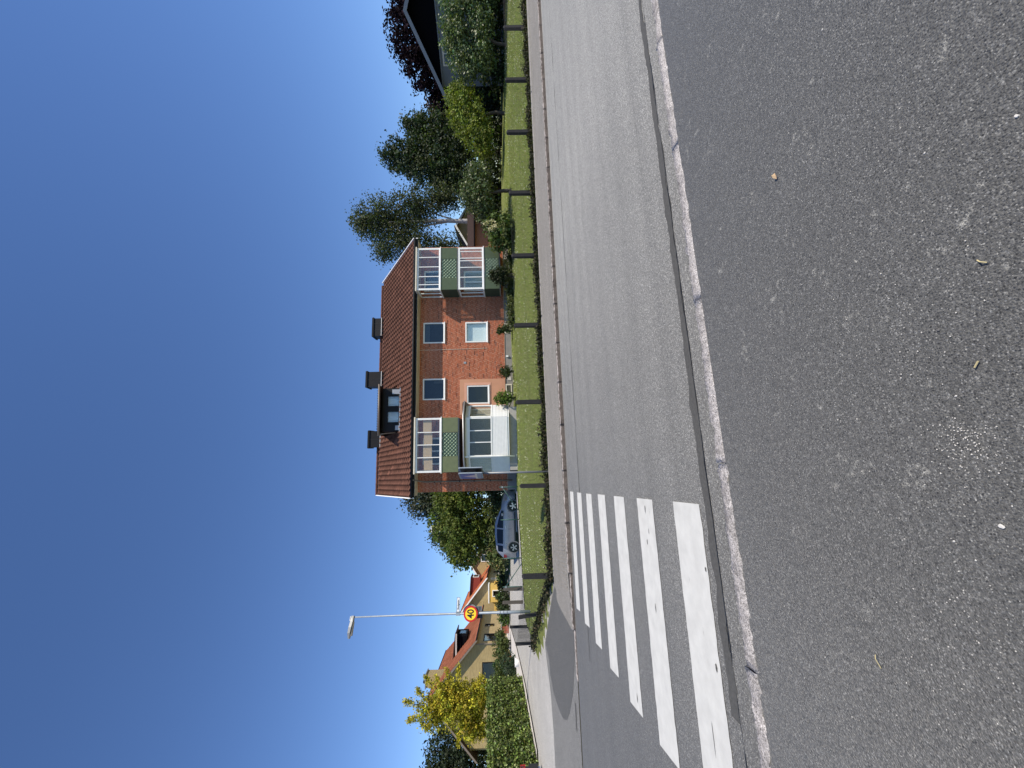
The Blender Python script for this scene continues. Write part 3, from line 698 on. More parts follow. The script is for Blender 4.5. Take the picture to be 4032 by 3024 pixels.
for bb, s0, s1 in ((b1, 5.30, 7.98), (b3, -4.92, -1.90)):
    bx('balcony_roof', 'cream_paint', bb, s0, s1, -1.26, -EO-.16, 6.53 if s0 > 0 else 6.47, 6.60 if s0 > 0 else 6.54)
def french_door(parent, s0, s1, z0, z1, mid):
    f = MB(); cut_wall(f, s0, s1, z0, z1, [(s0+.09, mid-.05, z0+.5, z1-.09), (mid+.05, s1-.09, z0+.12, z1-.09)], -.06, -.014); f = f.build('balcony_door', 'white_paint', parent)
    bx('pane', 'glass_dark', f, s0+.09, mid-.05, -.04, -.03, z0+.5, z1-.09); bx('pane', 'glass_dark', f, mid+.05, s1-.09, -.04, -.03, z0+.12, z1-.09)
french_door(b1, 5.75, 7.05, 4.3, 6.35, 6.35); french_door(b2, 5.72, 7.0, 1.86, 3.95, 6.3); french_door(b3, -4.5, -3.0, 4.26, 6.3, -3.75)
for s0, s1, z0 in ((-4.74, -4.10, 5.56), (-4.05, -3.43, 5.60), (-3.38, -2.76, 5.58), (-2.71, -2.08, 5.62)): bx('bamboo_blind', 'tan_blind', b3, s0, s1, -1.09, -1.08, z0, z0+.46)
# bay-shaped veranda under the left balcony
FL = [(-5.00, 0.), (-4.95, -1.25), (-4.06, -2.0), (-2.05, -2.0), (-1.36, -1.25), (-1.32, 0.)]
ver = MB().prism([(x*1., y) for x, y in FL], 1.42, 1.50).build('veranda', 'white_wood', house)
bx('veranda_base', 'concrete', ver, -4.8, -1.5, -1.7, -.001, .75, 1.41)
def edge_box(mb, p, q, z0, z1, t0=-.02, t1=.02, a=0., b=1.):
    p, q = Vector((*p, 0)), Vector((*q, 0)); d = (q-p); n = Vector((d.y, -d.x, 0)).normalized(); A, B = p+d*a, p+d*b
    mb.hexa([(*(A+n*t0).xy, z0), (*(B+n*t0).xy, z0), (*(B+n*t1).xy, z0), (*(A+n*t1).xy, z0), (*(A+n*t0).xy, z1), (*(B+n*t0).xy, z1), (*(B+n*t1).xy, z1), (*(A+n*t1).xy, z1)]); return mb
for i in range(1, 4):
    p, q = FL[i], FL[i+1]
    nb = 10
    for k in range(nb):      # weatherboards
        z = 1.51+k*.078; edge_box(MB(), p, q, z, z+.062, .0, .03).build('board', 'white_wood', ver)
    edge_box(MB(), p, q, 1.50, 2.30, -.05, -.001).build('wall_lining', 'white_wood', ver)
    fr = MB(); edge_box(fr, p, q, 2.30, 2.37, -.05, .05); edge_box(fr, p, q, 3.46, 3.52, -.05, .03)
    L = math.dist(p, q); e = .07/L
    for a_, b_ in ((0, e), (1-e, 1)): edge_box(fr, p, q, 2.371, 3.459, -.05, .03, a_, b_)
    mm = (.36, .66) if i == 2 else ()
    for m in mm: edge_box(fr, p, q, 2.371, 3.459, -.03, .02, m-.012, m+.012)
    fr = fr.build('window', 'white_paint', ver)
    cuts = [e]+[x for m in mm for x in (m-.012, m+.012)]+[1-e]
    for c in range(0, len(cuts), 2): edge_box(MB(), p, q, 2.371, 3.459, -.008, -.003, cuts[c], cuts[c+1]).build('pane', 'glass' if i == 2 else 'glass_clear', fr)
    up = MB(); edge_box(up, p, q, 3.521, 3.70, -.04, .015)
    up.build('upper_board', 'cream_paint' if i != 2 else 'white_wood', ver)
for c0, c1, i in ((.1, .45, 3), (.55, .92, 3), (.05, .9, 1)):
    p, q = FL[i], FL[i+1]; m = MB(); n = 14
    for k in range(n): edge_box(m, p, q, 2.38, 3.44, -.22-.02*(k % 2), -.21-.02*(k % 2), c0+(c1-c0)*k/n, c0+(c1-c0)*(k+1)/n)
    m.build('curtain', 'curtain_beige', ver)
bx('inner_door', 'white_paint', ver, -3.35, -2.55, -.06, -.036, 1.6, 3.5); bx('inner_wall', 'cream_paint', ver, -4.9, -1.4, -.035, -.02, 1.52, 3.6)
rf = MB(); P = [(-5.2, .0), (-5.1, -1.45), (-4.15, -2.2), (-1.95, -2.2), (-1.15, -1.40), (-1.1, 0.)]
rf.add([(x, y, 3.72-.0*y) for x, y in P]+[(x, y, 4.08+.14*y) for x, y in P], [(5, 4, 3, 2, 1, 0), (6, 7, 8, 9, 10, 11)]+[(i, (i+1) % 6, 6+(i+1) % 6, 6+i) for i in range(6)])
rf.build('veranda_roof', 'plastic_dark', ver)
MB().tube([(-5.12, -1.5, 3.74), (-4.17, -2.26, 3.74), (-1.95, -2.26, 3.77), (-1.12, -1.45, 3.78)], .05, 8).build('veranda_gutter', 'zinc', ver, True)
MB().tube([(-4.06, -2.2, 3.70), (-4.06, -2.12, 3.5), (-4.06, -2.10, 2.0), (-4.07, -2.11, 1.15)], .04, 8).build('veranda_downpipe', 'white_paint', ver, True)

# ------------------------------------------------------------------ plants
def unit(v): return v/np.maximum(np.linalg.norm(v, axis=1, keepdims=True), 1e-9)
def leafmesh(name, rg, P, Nrm, size, tint, asp=1.5, var=.35):
    n = len(P); t = unit(np.cross(Nrm, unit(rg.normal(size=(n, 3))))); b = np.cross(Nrm, t)
    s = size*rg.uniform(1-var, 1+var, (n, 1))
    V = np.stack([P-t*s*asp*.5, P+b*s*.5+Nrm*s*.10, P+t*s*asp*.5, P-b*s*.5+Nrm*s*.10], 1).reshape(-1, 3)
    F = np.arange(4*n).reshape(n, 4); return fastmesh(name, V, [F], np.repeat(tint, 4, 0))
def crown_points(rg, blobs, nclump, per, cr, shell=.45, flat=.75):
    B = np.array(blobs, float); w = (B[:, 3]*B[:, 4]*B[:, 5])**.66; w /= w.sum()
    i = rg.choice(len(B), nclump, p=w); d = unit(rg.normal(size=(nclump, 3)))
    r = rg.uniform(0, 1, (nclump, 1))**shell*rg.uniform(.82, 1.08, (nclump, 1))
    c = B[i, :3]+d*r*B[i, 3:6]
    k = np.repeat(np.arange(nclump), per); crr = cr*rg.uniform(.55, 1.25, (nclump, 1))
    off = rg.normal(size=(len(k), 3))*crr[k]*.55; off[:, 2] *= flat
    P = c[k]+off; out = unit(off+d[k]*.35*crr[k])
    return P, unit(out*.8+rg.normal(size=P.shape)*.75+np.array([0, 0, .45])), k
def crown(name, parent, blobs, n, size, col, seed, per=16, cr=.45, mat='leaf', shell=.42, cvar=.22, hue=.10, asp=1.5, drop=0.):
    rg = np.random.default_rng(seed); nc = max(4, n//per)
    P, N, k = crown_points(rg, blobs, nc, per, cr, shell)
    if drop: P[:, 2] -= drop*rg.uniform(0, 1, len(P))**2
    tone = np.exp(rg.normal(0, cvar, (nc, 1)))[k]*np.exp(rg.normal(0, .16, (len(k), 1)))
    hsh = 1+rg.normal(0, hue, (nc, 3))[k]*np.array([1, .5, .7])
    T = np.clip(np.array(col)*tone*hsh, .002, .9)
    return link(name, leafmesh(name, rg, P, N, size, T, asp), mat, parent)
def trunk(name, parent, base, top, r, seed, branches=6, spread=1.2, mat='bark', bend=.15, fork=.35, blobs=None):
    rg = random.Random(seed); m = MB(); b, t = Vector(base), Vector(top); pts = []; n = 7
    for i in range(n):
        f = i/(n-1); p = b.lerp(t, f)+Vector((rg.uniform(-1, 1), rg.uniform(-1, 1), 0))*bend*math.sin(math.pi*f); pts.append(p)
    m.tube([pts[0]-Vector((0, 0, .3))]+pts, [r*1.35]+[r*(1.15-.95*i/(n-1)) for i in range(n)], 8)
    L = (t-b).length
    for i in range(branches):
        f = fork+(0.95-fork)*i/max(1, branches-1); k = min(n-2, int(f*(n-1))); p = pts[k].lerp(pts[k+1], f*(n-1)-k)
        if blobs:
            q = blobs[rg.randrange(len(blobs))]; e = Vector(q[:3])+Vector((rg.uniform(-.5, .5)*q[3], rg.uniform(-.5, .5)*q[4], rg.uniform(-.3, .45)*q[5]))
        else:
            a = rg.uniform(0, 6.28); e = p+Vector((math.cos(a)*spread, math.sin(a)*spread, rg.uniform(.3, .9)*spread))
        mid = p.lerp(e, .5)+Vector((0, 0, .12*(e-p).length)); rr = r*(.55-.35*f)
        m.tube([p, mid, e], [rr, rr*.6, rr*.15], 5)
        for _ in range(3):
            e2 = mid.lerp(e, rg.uniform(.1, .9)); q2 = e2+Vector((rg.uniform(-1, 1), rg.uniform(-1, 1), rg.uniform(-.2, .8)))*(e-p).length*.18
            m.tube([e2, q2], [rr*.35, rr*.08], 4)
    return m.build(name, mat, parent, True)
def tree(name, label, cat, x, y, blobs, n, size, col, seed, r=.15, branches=10, mat='leaf', bark='bark', group=None, top=None, **kw):
    z = float(gz(x, y)); t = thing(name, label, cat, (x, y, z), 0, group)
    tz = top if top else max(b[2]+b[5]*.5 for b in blobs)
    trunk('trunk', t, (0, 0, 0), (blobs[0][0]*.5, blobs[0][1]*.5, tz), r, seed, branches, mat=bark, blobs=blobs)
    crown('crown', t, blobs, n, size, col, seed+1, mat=mat, **kw); return t

# right of the house, far to near   (blobs: centre relative to the base, radii)
tree('birch_tree', 'tall airy birch with pale trunk behind the right gable', 'tree', 23.3, 31.8,
     [(.2, 0, 11.2, 2.6, 2.4, 3.2), (1.6, 0, 8.3, 2.2, 2, 2.6), (-2.0, 0, 8.9, 2.0, 2, 3.2), (-2.9, 0, 5.6, 1.6, 1.5, 2.2), (2.6, .2, 5.8, 1.5, 1.5, 2.), (0, 0, 13.3, 1.5, 1.4, 1.5), (-3.2, 0, 11.2, 1.2, 1.2, 1.0)],
     24000, .135, (.054, .070, .032), 41, .24, 22, bark='bark_birch', cr=.5, per=18, shell=.6, asp=1.4, drop=.9, top=12.)
tree('lime_tree', 'tall dark green tree with a ragged top right of the birch', 'tree', 34.6, 35.6,
     [(-1.0, 0, 6.5, 3.6, 3, 5.0), (-.2, 0, 10.8, 1.9, 1.9, 2.6), (2.6, 0, 6.6, 2.4, 2.4, 4.2), (3.9, 0, 9.4, 1.3, 1.3, 1.9), (-3.9, -.5, 4.6, 2.0, 2, 3.4)],
     36000, .17, (.036, .055, .024), 45, .3, 14, cr=.6, per=24)
tree('copper_beech', 'huge copper beech with blackish purple leaves behind the black gable', 'tree', 47., 34.,
     [(3.5, 0, 6.5, 6.0, 4, 6.8), (-2.2, 0, 5.6, 3.6, 3, 5.4), (-5.0, 1, 3.8, 2.2, 2.2, 4.4), (7, -2, 7, 5, 4, 5.4)],
     52000, .22, (.014, .008, .013), 49, .45, 12, cr=.6, per=26, mat='leaf_dull', shell=.3)
tree('brown_shrub_tree', 'small brownish round tree between dark tree and copper beech', 'tree', 46.4, 40.7, [(0, 0, 7.2, 1.9, 1.9, 2.6), (-1.6, 0, 6.2, 1.5, 1.5, 2.2)], 2600, .26, (.055, .036, .027), 53, .16, 6, cr=.6)
tree('pear_tree', 'grey-green fruit tree on a leaning dark trunk before the black house', 'tree', 27.2, 19.35,
     [(1.9, -.5, 3.2, 1.6, 1.2, 1.35), (.2, 0, 3.1, 1.3, 1.2, 1.25), (-1.1, .3, 2.5, 1.2, 1.1, 1.3), (3.2, -.8, 2.2, 1.2, 1.0, 1.1), (1.2, -.4, 1.6, 1.8, 1.0, .9), (-.9, .2, 1.5, 1.2, .9, .8), (3.4, -1.0, 1.1, 1.5, .9, .8)], 17000, .10, (.105, .145, .058), 57, .09, 10, mat='leaf_gloss', cr=.3, per=14)
tree('lime_green_tree', 'low bright yellow-green tree on a thin trunk beside the fruit tree', 'tree', 23.8, 21.2,
     [(.4, 0, 2.7, 1.7, 1.5, 1.35), (-1.0, .2, 2.0, 1.5, 1.4, 1.2), (1.3, 0, 3.2, 1.0, 1.0, .9), (-2.0, .4, 1.5, 1.2, 1.2, .8)], 13000, .10, (.15, .19, .034), 61, .11, 10, cr=.32, per=14)
tree('apple_tree', 'small round apple tree with dark trunk on the lawn by the garage', 'tree', 15.8, 18.95,
     [(-.4, 0, 1.9, 1.25, 1.2, .95), (.7, 0, 1.9, 1.1, 1.1, .85), (-.1, 0, 2.4, .9, .9, .6), (-1.1, 0, 1.6, .7, .7, .6)], 9500, .08, (.085, .112, .042), 65, .10, 9, cr=.24, per=12, mat='leaf_gloss')
def shrub(name, label, cat, x, y, blobs, n, size, col, seed, group=None, stems=5, **kw):
    z = float(gz(x, y)); t = thing(name, label, cat, (x, y, z), 0, group); rg = random.Random(seed); m = MB()
    for _ in range(stems):
        b = blobs[rg.randrange(len(blobs))]; m.tube([(rg.uniform(-.15, .15), rg.uniform(-.15, .15), -.1), (b[0]*.6, b[1]*.6, b[2]*.6), (b[0]+rg.uniform(-.4, .4)*b[3], b[1], b[2]+b[5]*.5)], [.025, .018, .006], 5)
    m.build('stems', 'bark', t); crown('foliage', t, blobs, n, size, col, seed+1, **kw); return t
shrub('garden_hedge', 'long dark shady hedge with bare stems at the back of the right lawn', 'hedge', 27., 25.6,
      [(-7.5+i*1.25, .5*math.sin(i*2.), 1.0, 1.0, .8, 1.35+.25*math.sin(i*1.3)) for i in range(16)], 15000, .15, (.028, .042, .016), 71, cr=.4, stems=40)
shrub('garden_hedge', 'dark hedge running behind the fruit tree below the black house', 'hedge', 31.5, 19.6,
      [(-4.2+i*1.2, 1.8-.55*i, .8, 1.0, .9, 1.0) for i in range(9)], 6000, .15, (.030, .050, .020), 73, cr=.4, stems=14)
hy = shrub('hydrangea', 'leafy bush with creamy white flower plumes at the right house corner', 'bush', 12.9, 18.7,
      [(-.35, 0, .75, .75, .7, .75), (.55, .1, .9, .8, .7, .85), (.1, -.3, .45, .8, .6, .45)], 4200, .10, (.075, .105, .030), 75, cr=.2, per=10)
rg = np.random.default_rng(3); pl = []
for c in ((-.1, -.6, 1.25), (.15, -.6, 1.0), (.35, -.5, 1.35), (.0, -.6, .85), (.45, -.5, 1.15), (-.05, -.6, 1.05), (.2, -.55, 1.5)): pl.append(np.array(c)+rg.normal(size=(34, 3))*np.array([.05, .05, .10]))
P = np.concatenate(pl); link('flower_plumes', leafmesh('flower_plumes', rg, P, unit(rg.normal(size=P.shape)), .055, np.tile((.72, .66, .42), (len(P), 1))*rg.uniform(.75, 1.1, (len(P), 1)), 1.1), 'petal', hy)
shrub('dwarf_pine', 'small dark conifer bush in front of the lower right balcony', 'bush', 10.5, 19.0, [(0, 0, .75, .52, .45, .55), (.1, 0, 1.0, .35, .3, .4)], 2200, .07, (.026, .036, .014), 79, cr=.16, per=12)
shrub('low_hedge', 'low dark green planting along the foot of the right balconies', 'hedge', 10.0, 19.6, [(-1.9+i*.55, .1, .15, .42, .3, .25) for i in range(8)], 3600, .07, (.066, .084, .028), 81, cr=.18, per=10)
shrub('wall_plant', 'thin rose bush under the lower right window', 'plant', 8.0, 20.5, [(0, 0, .45, .3, .22, .42), (-.15, 0, .75, .15, .12, .2)], 620, .07, (.05, .07, .022), 83, stems=5, cr=.12, per=7)
shrub('wall_plant', 'loose bush growing between the lower window and the pink rendered panel', 'plant', 5.6, 20.8, [(0, 0, .45, .36, .25, .42)], 700, .07, (.052, .07, .026), 85, stems=6, cr=.13, per=7)
shrub('wall_plant', 'bright green bush against the pink render beside the white veranda', 'plant', 3.95, 20.2, [(0, 0, .6, .38, .28, .55), (-.05, 0, .95, .22, .2, .22)], 1100, .075, (.105, .155, .030), 87, stems=6, cr=.14, per=8)
# behind the car
tree('ash_tree', 'broad mid-green tree directly behind the silver car', 'tree', -4.4, 37.5,
     [(.4, 0, 4.5, 2.9, 2.6, 2.9), (-1.5, 0, 4.1, 2.1, 2, 2.2), (2.6, 0, 4.6, 2.4, 2.2, 2.8), (-2.6, -.3, 4.4, 1.3, 1.2, 1.4), (4.6, 0, 3.6, 1.8, 1.6, 2.4), (0, 0, 1.6, 3.0, 1.6, 1.5), (4, 0, 1.6, 2.0, 1.5, 1.5)], 34000, .145, (.105, .138, .028), 91, .22, 14, cr=.40, per=20)
tree('pine_tree', 'tall grey-green pine rising behind the green tree next to the house', 'tree', -3.6, 58.,
     [(.0, 0, 12.2, 2.4, 2, 2.8), (-.6, 0, 9.5, 2.8, 2, 2.6), (2.5, 0, 12.0, 2.4, 2, 2.8), (2.5, 0, 8.6, 3, 2, 2.5)], 11000, .22, (.052, .066, .042), 95, .25, 9, cr=.9, per=14)
tree('pine_tree', 'shorter dark pine top left of the tall pine', 'tree', -8.7, 58.8, [(.3, 0, 8.6, 1.9, 1.6, 2.2), (-.9, 0, 7.6, 1.5, 1.3, 1.3), (1.4, 0, 9.6, .9, .9, 1.2)], 4600, .22, (.045, .062, .032), 97, .22, 6, cr=.8, per=14)
shrub('flowering_bush', 'green bush with pinkish flowers left of the parked car', 'bush', -6.6, 36.5, [(0, 0, 1.35, 1.0, .9, 1.0), (1.3, .2, 1.3, 1.1, .9, 1.0), (-.8, 0, 1.0, .7, .7, .8)], 3600, .15, (.105, .13, .05), 99, cr=.3)
shrub('garden_hedge', 'clipped dark hedge in front of the far yellow houses', 'hedge', -8.4, 38., [(-3.4+i*.85, .5*i, .62, .7, .6, .72) for i in range(9)], 5200, .13, (.034, .05, .020), 101, cr=.26, per=12)
shrub('garden_hedge', 'dark hedge closing the gap between silver car and brick house', 'hedge', -1.6, 34.0, [(-1.6+i*.9, .2*math.sin(i*2), .95, .8, .6, 1.15) for i in range(6)], 5200, .13, (.045, .062, .022), 103, cr=.3, per=12)
# far left
gt = tree('golden_elm', 'bright golden yellow tree with long arching shoots behind the hedge', 'tree', -14.0, 28.0,
     [(0, 0, 3.6, 1.35, 1.2, 1.5), (-.3, 0, 5.4, .95, .9, 1.2), (.5, 0, 4.5, 1.0, .9, 1.0), (-1.1, 0, 2.9, .9, .8, .8), (.6, 0, 2.6, .9, .8, .7)], 17000, .085, (.32, .29, .028), 105, .13, 12, cr=.24, per=14, shell=.5, cvar=.38)
rg = np.random.default_rng(107); PP, NN, TT = [], [], []; sh = MB()
for (a, e) in (((.3, 0, 4.2), (1.75, -.2, 5.3)), ((.4, 0, 3.2), (2.35, -.3, 3.9)), ((.5, 0, 2.6), (1.75, -.3, 2.35)), ((-.5, 0, 3.2), (-2.2, .1, 3.9)), ((-.4, 0, 2.6), (-1.95, 0, 3.0)), ((0, 0, 5.8), (.35, 0, 7.3)),
               ((-.4, 0, 5.8), (-.75, 0, 7.0)), ((.2, 0, 5.4), (1.0, 0, 6.5)), ((-.6, 0, 5), (-1.3, 0, 5.9)), ((.6, 0, 4.6), (1.7, 0, 6.1)), ((.5, 0, 3.6), (2.1, 0, 4.7)), ((-.8, 0, 3), (-1.7, 0, 2.2))):
    a, e = np.array(a, float), np.array(e, float); n = 300; f = rg.uniform(.1, 1, (n, 1)); bow = np.array([0, 0, .25])*np.sin(f*np.pi)
    PP.append(a+(e-a)*f+bow+rg.normal(size=(n, 3))*(.16-.09*f)); NN.append(unit(rg.normal(size=(n, 3))+np.array([0, -.2, .6]))); TT.append(np.array((.40, .35, .032))*np.exp(rg.normal(0, .3, (n, 1))))
    sh.tube([a, (a+e)/2+np.array([0, 0, .25]), e], [.03, .02, .006], 5)
link('shoots', leafmesh('shoots', rg, np.concatenate(PP), np.concatenate(NN), .085, np.clip(np.concatenate(TT), 0, .8), 1.4), 'leaf', gt); sh.build('twigs', 'bark', gt)
tree('yew_tree', 'dense dark green tree behind the left end of the hedge', 'tree', -26.7, 45.3, [(.4, 0, 5.0, 2.5, 2, 3.6), (-2.2, 0, 6.2, 2.4, 2, 3.2), (-2.6, 0, 3.2, 2.6, 2, 3.4), (-5.5, 0, 5.2, 2.8, 2, 3.6), (1.8, -.5, 2.2, 1.4, 1.2, 2.0)], 24000, .16, (.030, .044, .022), 111, .25, 8, cr=.6)
tree('birch_tree', 'slender grey-green birch far behind the golden tree', 'tree', -34.6, 64.7, [(0, 0, 7.8, 1.9, 1.6, 2.8), (1.0, 0, 6, 1.5, 1.4, 2.0)], 2300, .30, (.058, .076, .044), 115, .15, 6, cr=.7)
# clipped hedge along the side street
hd = thing('street_hedge', 'tall clipped leafy hedge along the left side of the side street', 'hedge', (-12.2, 19.0, float(gz(-12.2, 19))))
rg = np.random.default_rng(121); n = 26000
face = rg.integers(0, 10, n); P = np.zeros((n, 3)); Nn = np.zeros((n, 3))
L_, Wd, Ht = 6.7, 1.3, 1.98
s = rg.uniform(0, L_, n); h = rg.uniform(.02, 1, n); wv = rg.uniform(0, 1, n)
m1 = face < 5; m2 = (face >= 5) & (face < 8); m3 = face >= 8
P[m1] = np.stack([np.full(m1.sum(), .62), s[m1], h[m1]*Ht], 1); Nn[m1] = (1, 0, .1)
P[m2] = np.stack([(wv[m2]-.5)*Wd, s[m2], np.full(m2.sum(), Ht)], 1); Nn[m2] = (0, 0, 1)
P[m3] = np.stack([(wv[m3]-.5)*Wd, np.where(h[m3] > .5, 0, L_), (h[m3] % .5)*2*Ht], 1); Nn[m3] = (0, -1, .2)
lump = np.sin(P[:, 1]*2.3)*.05+np.sin(P[:, 1]*5.1+P[:, 2]*3)*.05
P += Nn*(rg.normal(0, .09, (n, 1))+lump[:, None]-.04); P[:, 2] += P[:, 1]*.06; P[:, 2] -= .04
N = unit(Nn*.7+rg.normal(size=P.shape)*.7+np.array([0, 0, .35]))
T = np.array((.105, .140, .034))*np.exp(rg.normal(0, .50, (n, 1)))*(1+rg.normal(0, .08, (n, 3)))
link('foliage', leafmesh('foliage', rg, P, N, .085, np.clip(T, 0, 1), 1.3), 'leaf_gloss', hd)
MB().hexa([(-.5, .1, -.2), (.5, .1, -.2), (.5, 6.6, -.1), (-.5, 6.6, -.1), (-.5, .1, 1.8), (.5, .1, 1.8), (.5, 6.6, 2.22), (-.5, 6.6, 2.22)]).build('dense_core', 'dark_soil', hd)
shrub('juniper', 'round blue-green juniper beside the footway near the garden gate', 'bush', -13.2, 31.2, [(0, 0, .55, .8, .8, .62), (-.5, .3, .5, .6, .6, .5)], 2600, .075, (.042, .066, .036), 125, cr=.2)
shrub('climbing_shrub', 'reddish green climber on the fence by the picket gate', 'bush', -14.0, 36.8, [(0, 0, .7, .5, .5, .55), (.5, .4, 1.0, .35, .35, .45), (-.5, 0, .7, .4, .4, .4)], 2000, .10, (.08, .10, .03), 127, cr=.25)
shrub('garden_bush', 'green climber hedge in front of the first yellow house', 'hedge', -15.2, 37.6, [(-1.3+i*.75, -.1*i, 1.0, .55, .5, .65) for i in range(4)], 2600, .10, (.075, .105, .03), 129, cr=.25)
for i, (x, y, lab) in enumerate(((-12.8, 39.6, 'low leafy bush between the granite posts and the lamp'), (-11.8, 41.5, 'low leafy bush between the two granite posts right of the lamp'), (-10.6, 43., 'low leafy bush right of the second granite post'))):
    shrub('front_bush', lab, 'bush', x, y, [(0, 0, .5, .75, .6, .55)], 900, .11, (.07, .12, .025), 140+i, cr=.25)

# lawn: blades near the edges and clover heads over the slope
rg = np.random.default_rng(200); n = 105000
x = rg.uniform(-7, 34, n); y = 12.96+rg.uniform(0, 1, n)**1.5*9.0
keep = ~((x < -3.2) & (y < 13.3+(-3.2-x)*1.25)) & ~((x > -1.2) & (x < 14) & (y > 21.4)) & ~((x < -.9) & (y > 20.9)); x, y = x[keep], y[keep]; n = len(x)
z = gz(x, y)-.02; h = rg.uniform(.022, .075, n)*np.where(y < 13.25, 1.7, 1.); a = rg.uniform(0, 6.28, n); wd = rg.uniform(.006, .016, n); ln = rg.normal(0, .03, (n, 2))
V = np.stack([np.stack([x-np.cos(a)*wd, y-np.sin(a)*wd, z], 1), np.stack([x+np.cos(a)*wd, y+np.sin(a)*wd, z], 1), np.stack([x+ln[:, 0], y+ln[:, 1], z+h], 1)], 1).reshape(-1, 3)
pn = np.sin(x*.9+np.sin(y*1.3))*.5+np.sin(y*2.1+x*.3)*.5
T = np.array((.235, .295, .085))*np.exp(rg.normal(0, .25, (n, 1)))*(1+.13*pn[:, None]); T[rg.random(n) < .12] = (.34, .31, .16)
g = link('grass', fastmesh('grass', V, [np.arange(3*n).reshape(n, 3)], np.repeat(np.clip(T, 0, 1), 3, 0)), 'grass_blade'); stuff(g)
n = 6500; x = rg.uniform(-6.5, 30, n); y = 13.2+rg.uniform(0, 1, n)**1.0*7.6; ok = (np.sin(x*1.7+np.sin(y*1.1)*2)+np.sin(y*2.7+x*.4)+rg.normal(0, .8, n) > .1) & ~((x < -3.2) & (y < 13.8+(-3.2-x)*1.25)) & (x < 32-(y-13)*0); x, y = x[ok], y[ok]
P = np.stack([x, y, gz(x, y)+.05], 1); c = link('clover_flowers', leafmesh('clover_flowers', rg, P, unit(rg.normal(size=P.shape)+np.array([0, -.4, 1.])), .036, np.tile((.70, .71, .55), (len(P), 1)), 1.0), 'petal'); stuff(c)
# weeds and ivy tangled in the foot of the fence
n = 22000; x = rg.uniform(-3.3, 30, n); y = 13.03+rg.normal(0, .06, n); hh = np.abs(rg.normal(0, .085, n))*(1.0+.22*np.sin(x*1.9)+.2*np.sin(x*5.3)); P = np.stack([x, y, gz(x, y)+hh*.9], 1)
n2 = 1900; t = rg.uniform(0, 1, n2); x2 = -3.15-t*3.9+rg.normal(0, .10, n2); y2 = 13.1+t*4.9+rg.normal(0, .10, n2); P2 = np.stack([x2, y2, gz(x2, y2)+np.abs(rg.normal(0, .06, n2))], 1); P = np.concatenate([P, P2])
T = np.array((.026, .029, .014))*np.exp(rg.normal(0, .45, (len(P), 1))); T[rg.random(len(P)) < .10] = (.10, .075, .045)
wv = link('fence_weeds', leafmesh('fence_weeds', rg, P, unit(rg.normal(size=P.shape)+np.array([0, -.4, .5])), .055, T, 1.5), 'leaf'); stuff(wv); 

# ------------------------------------------------------------------ wire fence with concrete posts
fence = thing('wire_fence', 'low chain-link fence on dark concrete posts between footway and lawn', 'fence', (0, 0, 0))
posts = [(-3.135, 13.1), (-.395, 13.1), (2.41, 13.1), (5.24, 13.1), (8.05, 13.1), (10.82, 13.1), (13.74, 13.1), (16.46, 13.1), (19.4, 13.1), (22.3, 13.1), (25.2, 13.1), (28.1, 13.1)]
def ftop(x): return 1.11+.0075*(x+3.1)
for i, (x, y) in enumerate(posts):
    rgp = random.Random(i); zt = ftop(x)+rgp.uniform(-.01, .03); w = .074
    m = MB(); m.hexa([(x-w, y-w, .05), (x+w, y-w, .05), (x+w, y+w, .05), (x-w, y+w, .05), (x-w*.92, y-w*.92, zt-.05), (x+w*.92, y-w*.92, zt-.05), (x+w*.92, y+w*.92, zt-.05), (x-w*.92, y+w*.92, zt-.05)])
    m.hexa([(x-w*.92, y-w*.92, zt-.0499), (x+w*.92, y-w*.92, zt-.0499), (x+w*.92, y+w*.92, zt-.0499), (x-w*.92, y+w*.92, zt-.0499), (x-w*.4, y-w*.4, zt), (x+w*.4, y-w*.4, zt), (x+w*.4, y+w*.4, zt), (x-w*.4, y+w*.4, zt)])
    p = m.build('post', 'fence_post_dark', fence)
def mesh_run(name, A, B, zb, zt, parent, mat, pitch=.060, rr=.0030):
    (xa, ya), (xb, yb) = A, B; L = math.dist(A, B); ux, uy = (xb-xa)/L, (yb-ya)/L; m = MB(); st = pitch*1.414; hgt = 1.0
    k = -1.05
    while k < L:
        for sg in (0, 1):
            s0, s1 = max(0., k), min(L, k+hgt)
            if s1-s0 < .05: continue
            f0, f1 = (s0-k)/hgt, (s1-k)/hgt
            if sg: f0, f1 = 1-f0, 1-f1
            P0 = (xa+ux*s0, ya+uy*s0, zb(s0/L)+(zt(s0/L)-zb(s0/L))*f0); P1 = (xa+ux*s1, ya+uy*s1, zb(s1/L)+(zt(s1/L)-zb(s1/L))*f1)
            m.tube([P0, P1], rr, 3, False)
        k += st
    o = m.build(name, mat, parent); stuff(o); return o
mesh_run('chain_link', (-3.135, 13.03), (28.1, 13.03), lambda f: .17+.07*f, lambda f: 1.06+.235*f, fence, 'wire')
for dz, yy in ((0, 13.03), (-.42, 13.02)):
    MB().tube([(x, yy, ftop(x)-.045+dz-.012*math.sin(x*1.1)) for x in np.linspace(-3.13, 28.1, 60)], .0028, 4).build('tension_wire', 'wire', fence)
